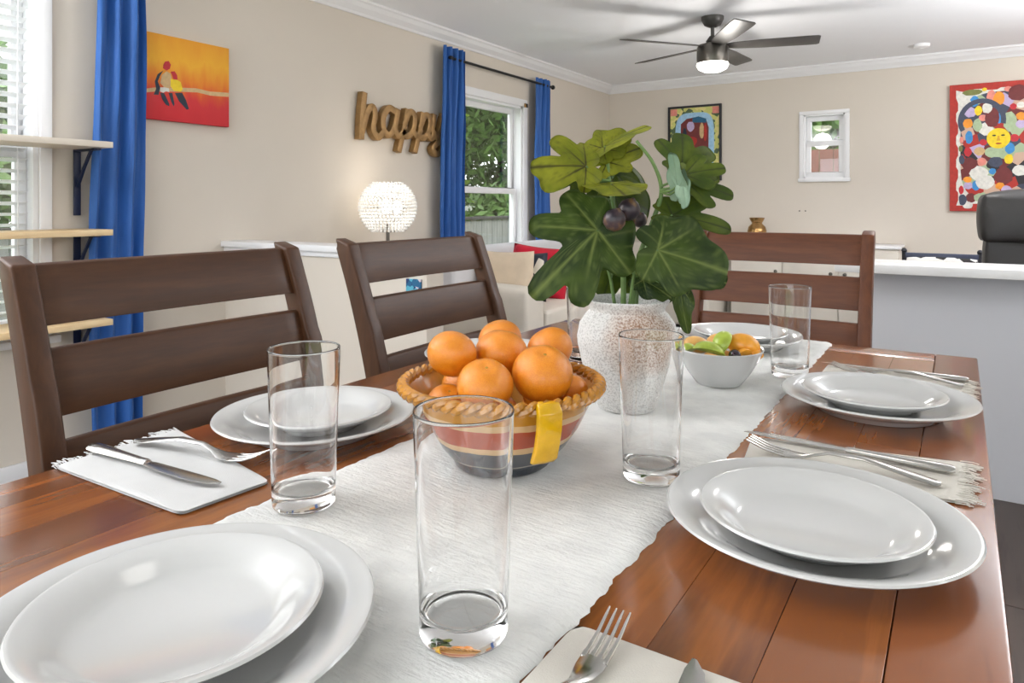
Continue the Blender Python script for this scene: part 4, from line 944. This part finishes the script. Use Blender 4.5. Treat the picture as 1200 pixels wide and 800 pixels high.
# console with brass vase
co = thing('console_cabinet', 'low cream cabinet against the far wall under the small window', 'cabinet', (-1.1, 6.72, 0))
B().box((-.68, -.2, .06), (.68, .2, .775)).build('body', 'sofa_cream', co, bevel=.004); B().box((-.7, -.22, .775), (.7, .215, .797)).build('top', 'white_paint', co, bevel=.004)
for k in range(3):
    d_ = B().box((-.67+k*.45, -.216, .1), (-.67+k*.45+.44, -.2, .75)).build('door', 'sofa_cream', co, bevel=.003)
    B().ball((-.62+k*.45+(.34 if k < 2 else .0), -.23, .55), .016, 12, 8).build('knob', 'grey_metal', d_)
B().box((-.65, -.18, 0), (.65, .18, .06)).build('plinth', 'table_dark', co)
bv = tag(B().lathe([(0, 0), (.055, 0), (.062, .01), (.08, .05), (.086, .1), (.075, .14), (.05, .165), (.045, .175), (.06, .2), (.07, .222), (.066, .224), (.04, .18), (0, .17)], 40).build('brass_vase', 'brass', None, loc=(-1.593, 6.72, .797)), 'small polished brass vase on the cream cabinet', 'vase')

# ------------------------------------------------------------------ kitchen peninsula
pn = thing('kitchen_peninsula', 'pale grey kitchen peninsula with a white overhanging counter', 'counter', (0, 0, 0))
B().box((-.335, 3.29, 0), (2.6, 3.335, .875)).build('panel', 'panel_grey', pn, bevel=.003)
B().box((-.42, 3.03, .875), (2.62, 3.34, .91)).build('countertop', 'counter_white', pn, bevel=.004)
B().box((-.255, 3.325, 0), (2.6, 3.34, .0)) if 0 else None
# black office chair beyond the peninsula
oc = thing('office_chair', 'black leather high back office chair beyond the counter', 'chair', (.37, 4.45, 0), .12)
soft('headrest', 'leather_black', oc, (-.28, -.1, .95), (.28, .06, 1.19), .035); soft('backrest', 'leather_black', oc, (-.265, -.08, .52), (.265, .05, .96), .02)
soft('seat', 'leather_black', oc, (-.27, .0, .42), (.27, .52, .53), .03)
for s in (-1, 1): B().tube(spline([(s*.29, .0, .5), (s*.32, .02, .68), (s*.32, .2, .7), (s*.32, .4, .69)], 5), .02, 8, up=(1, 0, 0)).build('armrest', 'leather_black', oc)
B().tube([(0, .24, .08), (0, .24, .43)], .03, 12).build('gas_lift', 'black_metal', oc)
for k in range(5):
    a = 2*PI*k/5; lg = B().tube([(0, .24, .1), (.3*math.cos(a), .24+.3*math.sin(a), .075)], [.025, .018], 8).build('leg', 'black_metal', oc); B().ball((.3*math.cos(a), .24+.3*math.sin(a), .03), .03, 12, 8).build('caster', 'black_metal', lg)
cw = thing('side_chair', 'low chair with black and white cow print back beyond the counter', 'chair', (-.1, 5.2, 0), .0)
for s in (-1, 1):
    B().tube([(s*.205, -.02, 0), (s*.205, 0, .835)], .014, 8).build('post', 'frame_black', cw); B().ball((s*.205, 0, .845), .017, 12, 8).build('finial', 'frame_black', cw)
    B().tube([(s*.2, .4, 0), (s*.2, .4, .44)], .014, 8).build('leg', 'frame_black', cw)
soft('backrest', 'cow_print', cw, (-.19, -.02, .52), (.19, .02, .8), .012); B().box((-.2, -.012, .8), (.2, .012, .832)).build('top_rail', 'paint_slate', cw, bevel=.004); soft('seat', 'cow_print', cw, (-.21, -.01, .42), (.21, .42, .48), .02)

# ------------------------------------------------------------------ pictures on the far wall
p1 = thing('framed_picture', 'black framed print with blue field and yellow checked border', 'picture', (-2.256, YF, 1.762))
def fy(parent, name, m, pts, y0, y1): return B().prism(pts, lambda u, w, s: (u, (y0, y1)[s], w)).build(name, m, parent, smooth=False)
def rect(x0, z0, x1, z1): return [(x0, z0), (x1, z0), (x1, z1), (x0, z1)]
for a in (rect(-.272, .36, .272, .38), rect(-.272, -.38, .272, -.36), rect(-.272, -.36, -.252, .36), rect(.252, -.36, .272, .36)): fy(p1, 'frame', 'frame_black', a, -.03, 0)
fy(p1, 'print', 'yellow_check', rect(-.252, -.36, .252, .36), -.012, -.001)
fy(p1, 'blue_field', 'paint_sky', [(.2*math.copysign(abs(math.cos(t))**.5, math.cos(t)), .31*math.copysign(abs(math.sin(t))**.5, math.sin(t))) for t in [2*PI*k/32 for k in range(32)]], -.0135, -.012)
for sx in (-1, 1):
    for sz in (-1, 1): fy(p1, 'corner_square', 'paint_pink', rect(sx*.215-.034, sz*.322-.034, sx*.215+.034, sz*.322+.034), -.0145, -.0125)
fy(p1, 'arch', 'paint_maroon', [(-.13, -.2), (.14, -.2), (.145, .15), (.12, .23), (.03, .265), (-.08, .25), (-.14, .2), (-.145, .05)], -.0145, -.0135)
fy(p1, 'arch_top', 'paint_teal', [(-.02, .21), (.12, .2), (.12, .24), (.04, .268), (-.02, .255)], -.0152, -.0145)
for cx, cz, rx, rz, m in ((-.04, .17, .04, .05, 'paint_lilac'), (.075, .12, .025, .08, 'paint_tan'), (-.1, .1, .02, .06, 'paint_navy'), (.11, .1, .018, .09, 'paint_brick'), (-.03, .02, .06, .05, 'paint_brick')): fy(p1, 'figure', m, blob(cx, cz, rx, rz, 12, .1), -.0158, -.0146)

p2 = thing('artwork_panel', 'large red bordered patchwork art panel with a yellow sun face', 'picture', (.432, YF-.003, 1.614))
fy(p2, 'panel', 'paint_brick', rect(-.505, -.525, .505, .525), -.03, 0)
sc = []
for k in range(120):
    t = k/120*4; s_, u = int(t), t-int(t); c0 = [(-1, -1), (1, -1), (1, 1), (-1, 1)]; a, b_ = c0[s_], c0[(s_+1) % 4]
    x, z = a[0]+(b_[0]-a[0])*u, a[1]+(b_[1]-a[1])*u; w = 1-.022*(1 if (k//3) % 2 else -.4); sc.append((x*.455*w, z*.475*w))
fy(p2, 'scalloped_border', 'paint_lilac' if 0 else 'paint_white', sc, -.0312, -.03)
fy(p2, 'patchwork_ground', 'patchwork', [(.43*math.copysign(abs(math.cos(t))**.45, math.cos(t)), .45*math.copysign(abs(math.sin(t))**.45, math.sin(t))) for t in [2*PI*k/40 for k in range(40)]], -.0324, -.0312)
# patches read from the photograph: left part; mirrored choice of colours fills the part outside the frame
def zq(zx, zz): return ((zx-852)/1200*300*.00582-.505, .525-((zz-160)/4*.00722))
pat = [(960, 200, 48, 14, 'paint_olive'), (970, 240, 22, 24, 'paint_blue'), (930, 250, 26, 24, 'paint_white'), (1018, 190, 12, 8, 'paint_yellow'), (1085, 235, 26, 30, 'paint_orange'), (1050, 225, 22, 30, 'paint_pink'), (1125, 195, 16, 12, 'paint_pink'),
       (1170, 215, 45, 36, 'paint_maroon'), (990, 285, 18, 22, 'paint_yellow'), (1030, 275, 24, 24, 'paint_white'), (950, 290, 30, 24, 'paint_lilac'), (940, 340, 24, 22, 'paint_orange'), (1010, 318, 20, 16, 'paint_pink'), (1055, 320, 34, 46, 'paint_maroon'),
       (985, 350, 22, 30, 'paint_sage'), (1025, 370, 34, 30, 'paint_white'), (945, 405, 18, 30, 'paint_blue'), (910, 415, 10, 16, 'paint_pink'), (1012, 430, 18, 14, 'paint_red'), (1150, 275, 16, 14, 'paint_red'), (1135, 340, 30, 46, 'paint_sage'),
       (1085, 325, 14, 24, 'paint_blue'), (1185, 320, 24, 18, 'paint_orange'), (1185, 270, 20, 14, 'paint_white'), (1155, 415, 20, 18, 'paint_red'), (1135, 460, 22, 26, 'paint_blue'), (1185, 355, 24, 20, 'paint_lilac'),
       (940, 470, 18, 22, 'paint_red'), (905, 455, 10, 14, 'paint_olive'), (995, 470, 26, 20, 'paint_tan'), (1065, 475, 46, 26, 'paint_sage'), (1130, 508, 20, 22, 'paint_yellow'), (1005, 518, 22, 20, 'paint_pink'), (945, 525, 38, 30, 'paint_maroon'), (1070, 520, 34, 24, 'paint_slate'),
       (1055, 562, 16, 14, 'paint_blue'), (1105, 585, 42, 42, 'paint_maroon'), (990, 570, 44, 34, 'paint_white'), (1020, 610, 44, 34, 'paint_white'), (938, 598, 20, 14, 'paint_orange'), (978, 625, 20, 22, 'paint_blue'), (940, 625, 22, 18, 'paint_lilac'), (1090, 628, 22, 16, 'paint_orange'),
       (1120, 645, 24, 18, 'paint_lilac'), (915, 690, 20, 26, 'paint_slate'), (955, 680, 26, 22, 'paint_maroon'), (940, 715, 24, 16, 'paint_white'), (1000, 680, 34, 20, 'paint_sage'), (1180, 560, 34, 24, 'paint_white'), (910, 505, 14, 22, 'paint_slate'), (908, 645, 12, 20, 'paint_red')]
rng = random.Random(5)
for i, (zx, zz_, rx, rz, m) in enumerate(pat):
    cx, cz = zq(zx, zz_); fy(p2, 'patch', m, blob(cx, cz, rx*.00146, rz*.0018, 14, .1, rng), -.0336-.00012*(i % 5), -.0322)
    if cx < -.06 and i % 2 == 0: fy(p2, 'patch', pat[(i*7+3) % len(pat)][4], blob(-cx+.06, cz, rx*.00146, rz*.0018, 14, .1, rng), -.0336-.00012*(i % 5), -.0322)
def arc(cx, cz, r, w, a0, a1): n = 20; return [(cx+r*math.cos(a0+(a1-a0)*k/n), cz+r*1.1*math.sin(a0+(a1-a0)*k/n)) for k in range(n+1)]+[(cx+(r-w)*math.cos(a1+(a0-a1)*k/n), cz+(r-w)*1.1*math.sin(a1+(a0-a1)*k/n)) for k in range(n+1)]
cx, cz = zq(1005, 330); fy(p2, 'dark_arch', 'paint_slate', arc(cx, cz, .165, .035, -.2, PI+.5), -.0345, -.0324)
cx, cz = zq(1083, 414); fy(p2, 'sun_face', 'paint_yellow', blob(cx, cz, .08, .082, 24, .01, rng), -.0356, -.0324)
for dx in (-.03, .03): fy(p2, 'eye', 'paint_black', blob(cx+dx, cz+.024, .014, .006, 10, .05, rng), -.0362, -.0356)
fy(p2, 'nose', 'paint_gold', [(cx-.006, cz+.02), (cx+.006, cz+.02), (cx+.012, cz-.02), (cx-.012, cz-.02)], -.0362, -.0356); fy(p2, 'mouth', 'paint_brick', blob(cx, cz-.042, .022, .006, 10, .05, rng), -.0362, -.0356)

# small things on far wall and ceiling
for x in (-1.261, -1.209): tag(B().lathe([(.006, 0), (.006, .004), (.003, .008), (.006, .016), (0, .017)], 12).build('wall_hook', 'grey_metal', None, loc=(x, YF, 1.084), rot=(PI/2, 0, 0)), 'tiny metal screw hook in the far wall below the small window', 'hook', 'screw hooks in the far wall')
sd = thing('smoke_detector', 'round white smoke detector on the ceiling', 'smoke detector', (-.258, 6.464, H))
B().lathe([(.0, -.032), (.04, -.032), (.058, -.022), (.062, 0), (0, 0)], 32).build('cover', 'white_paint', sd); B().lathe([(.014, -.036), (.016, -.03), (0, -.03)], 12).build('test_button', 'white_paint', sd)

# ------------------------------------------------------------------ ceiling fan
fn = thing('ceiling_fan', 'dark five blade ceiling fan with a lit white bowl', 'ceiling fan', (-1.421, 4.755, H))
B().lathe([(0, 0), (.075, 0), (.074, -.02), (.055, -.055), (.025, -.07), (0, -.07)], 32).build('canopy', 'blade_grey', fn)
B().tube([(0, 0, -.06), (0, 0, -.19)], .013, 12).lathe([(.03, -.19), (.045, -.165), (.02, -.13), (.014, -.13)], 24).build('downrod', 'blade_grey', fn)
B().lathe([(0, -.18), (.06, -.182), (.095, -.192), (.104, -.21), (.106, -.29), (.1, -.318), (0, -.318)], 40).build('motor_housing', 'grey_metal', fn)
B().lathe([(.104, -.316), (.106, -.33), (.095, -.352), (.06, -.37), (0, -.378), ], 40).build('light_bowl', 'lamp_glow', fn)
blm = B().loft([[(x, -w, -.205+w*.2), (x, w, -.205-w*.2), (x, w, -.199-w*.2), (x, -w, -.199+w*.2)] for x, w in ((.09, .035), (.16, .05), (.3, .062), (.6, .068), (.66, .066), (.675, .055))]).mesh('blade', 'blade_grey', bevel=.002)
for k in range(5): link('blade', blm, fn, (0, 0, 0), (0, 0, YAW-PI/2+k*2*PI/5))
light('POINT', 'fan_light', LAMP['fan'], (0, 0, -.5), .1, (1, .96, .9), fn)
# lamps outside the frame: drum over the table, and globe pendants added unseen to fill the room with light
dr = thing('ceiling_lamp', 'round drum ceiling lamp above the dining table', 'lamp', (-.4, .7, H))
B().lathe([(0, 0), (.2, 0), (.2, -.09), (.19, -.1), (0, -.1)], 48).build('shade', 'white_paint', dr)
light('AREA', 'drum_light', LAMP['drum'], (0, 0, -.102), .36, (1, .97, .93), dr)
for x, y, z, l in ((1.5, 3.2, 1.75, 'added fill light globe over the kitchen counter'), (1.6, 1.0, 1.75, 'added fill light globe in the middle of the kitchen'), (1.6, 5.5, 1.75, 'added fill light globe beyond the kitchen counter'), (-1.9, -1.4, 1.75, 'added fill light globe by the patio doors')):
    dl = thing('fill_pendant_lamp', l, 'lamp', (x, y, H), 0, 'added fill light globes'); B().lathe([(0, 0), (.06, 0), (.055, -.02), (.01, -.03), (0, -.03)], 32).build('canopy', 'black_metal', dl)
    B().tube([(0, 0, -.02), (0, 0, z-H+.13)], .004, 6).build('cord', 'black_metal', dl); B().lathe([(.03, z-H+.1), (.03, z-H+.14), (0, z-H+.14)], 20).build('socket', 'black_metal', dl)
    light('POINT', 'fill_pendant_light', LAMP['fill_pendant'], (0, 0, z-H), .1, (1, .97, .93), dl)
for x, y, e, l in ((-2.6, -.6, LAMP['up'][0], 'added upward fill lamp beside the dining window'), (1.7, 4.3, LAMP['up'][1], 'added upward fill lamp behind the breakfast ledge')):  # added, unseen lamps that bounce light off the ceiling onto the walls
    tl = thing('fill_torchiere', l, 'lamp', (x, y, 0), 0, 'added upward fill lamps'); B().lathe([(0, 0), (.14, 0), (.14, .015), (.02, .03), (0, .03)], 32).build('base', 'black_metal', tl); B().tube([(0, 0, .02), (0, 0, 1.31)], .012, 10).build('pole', 'black_metal', tl)
    B().lathe([(.02, 1.29), (.1, 1.33), (.18, 1.41), (.185, 1.41), (.1, 1.32), (.02, 1.28)], 32, cap=False).build('bowl_shade', 'white_paint', tl)
    light('AREA', 'fill_uplight', e, (0, 0, 1.42), .34, (.98, .99, 1), tl, (PI, 0, 0))
dl = thing('downlight', 'recessed ceiling light over the breakfast ledge', 'lamp', (0, 3.95, H)); B().lathe([(0, 0), (.08, 0), (.08, -.01), (.066, -.014), (0, -.014)], 40).build('trim_ring', 'white_paint', dl)
light('AREA', 'downlight_lamp', LAMP['down'], (0, 0, -.016), .1, (1, .97, .93), dl)
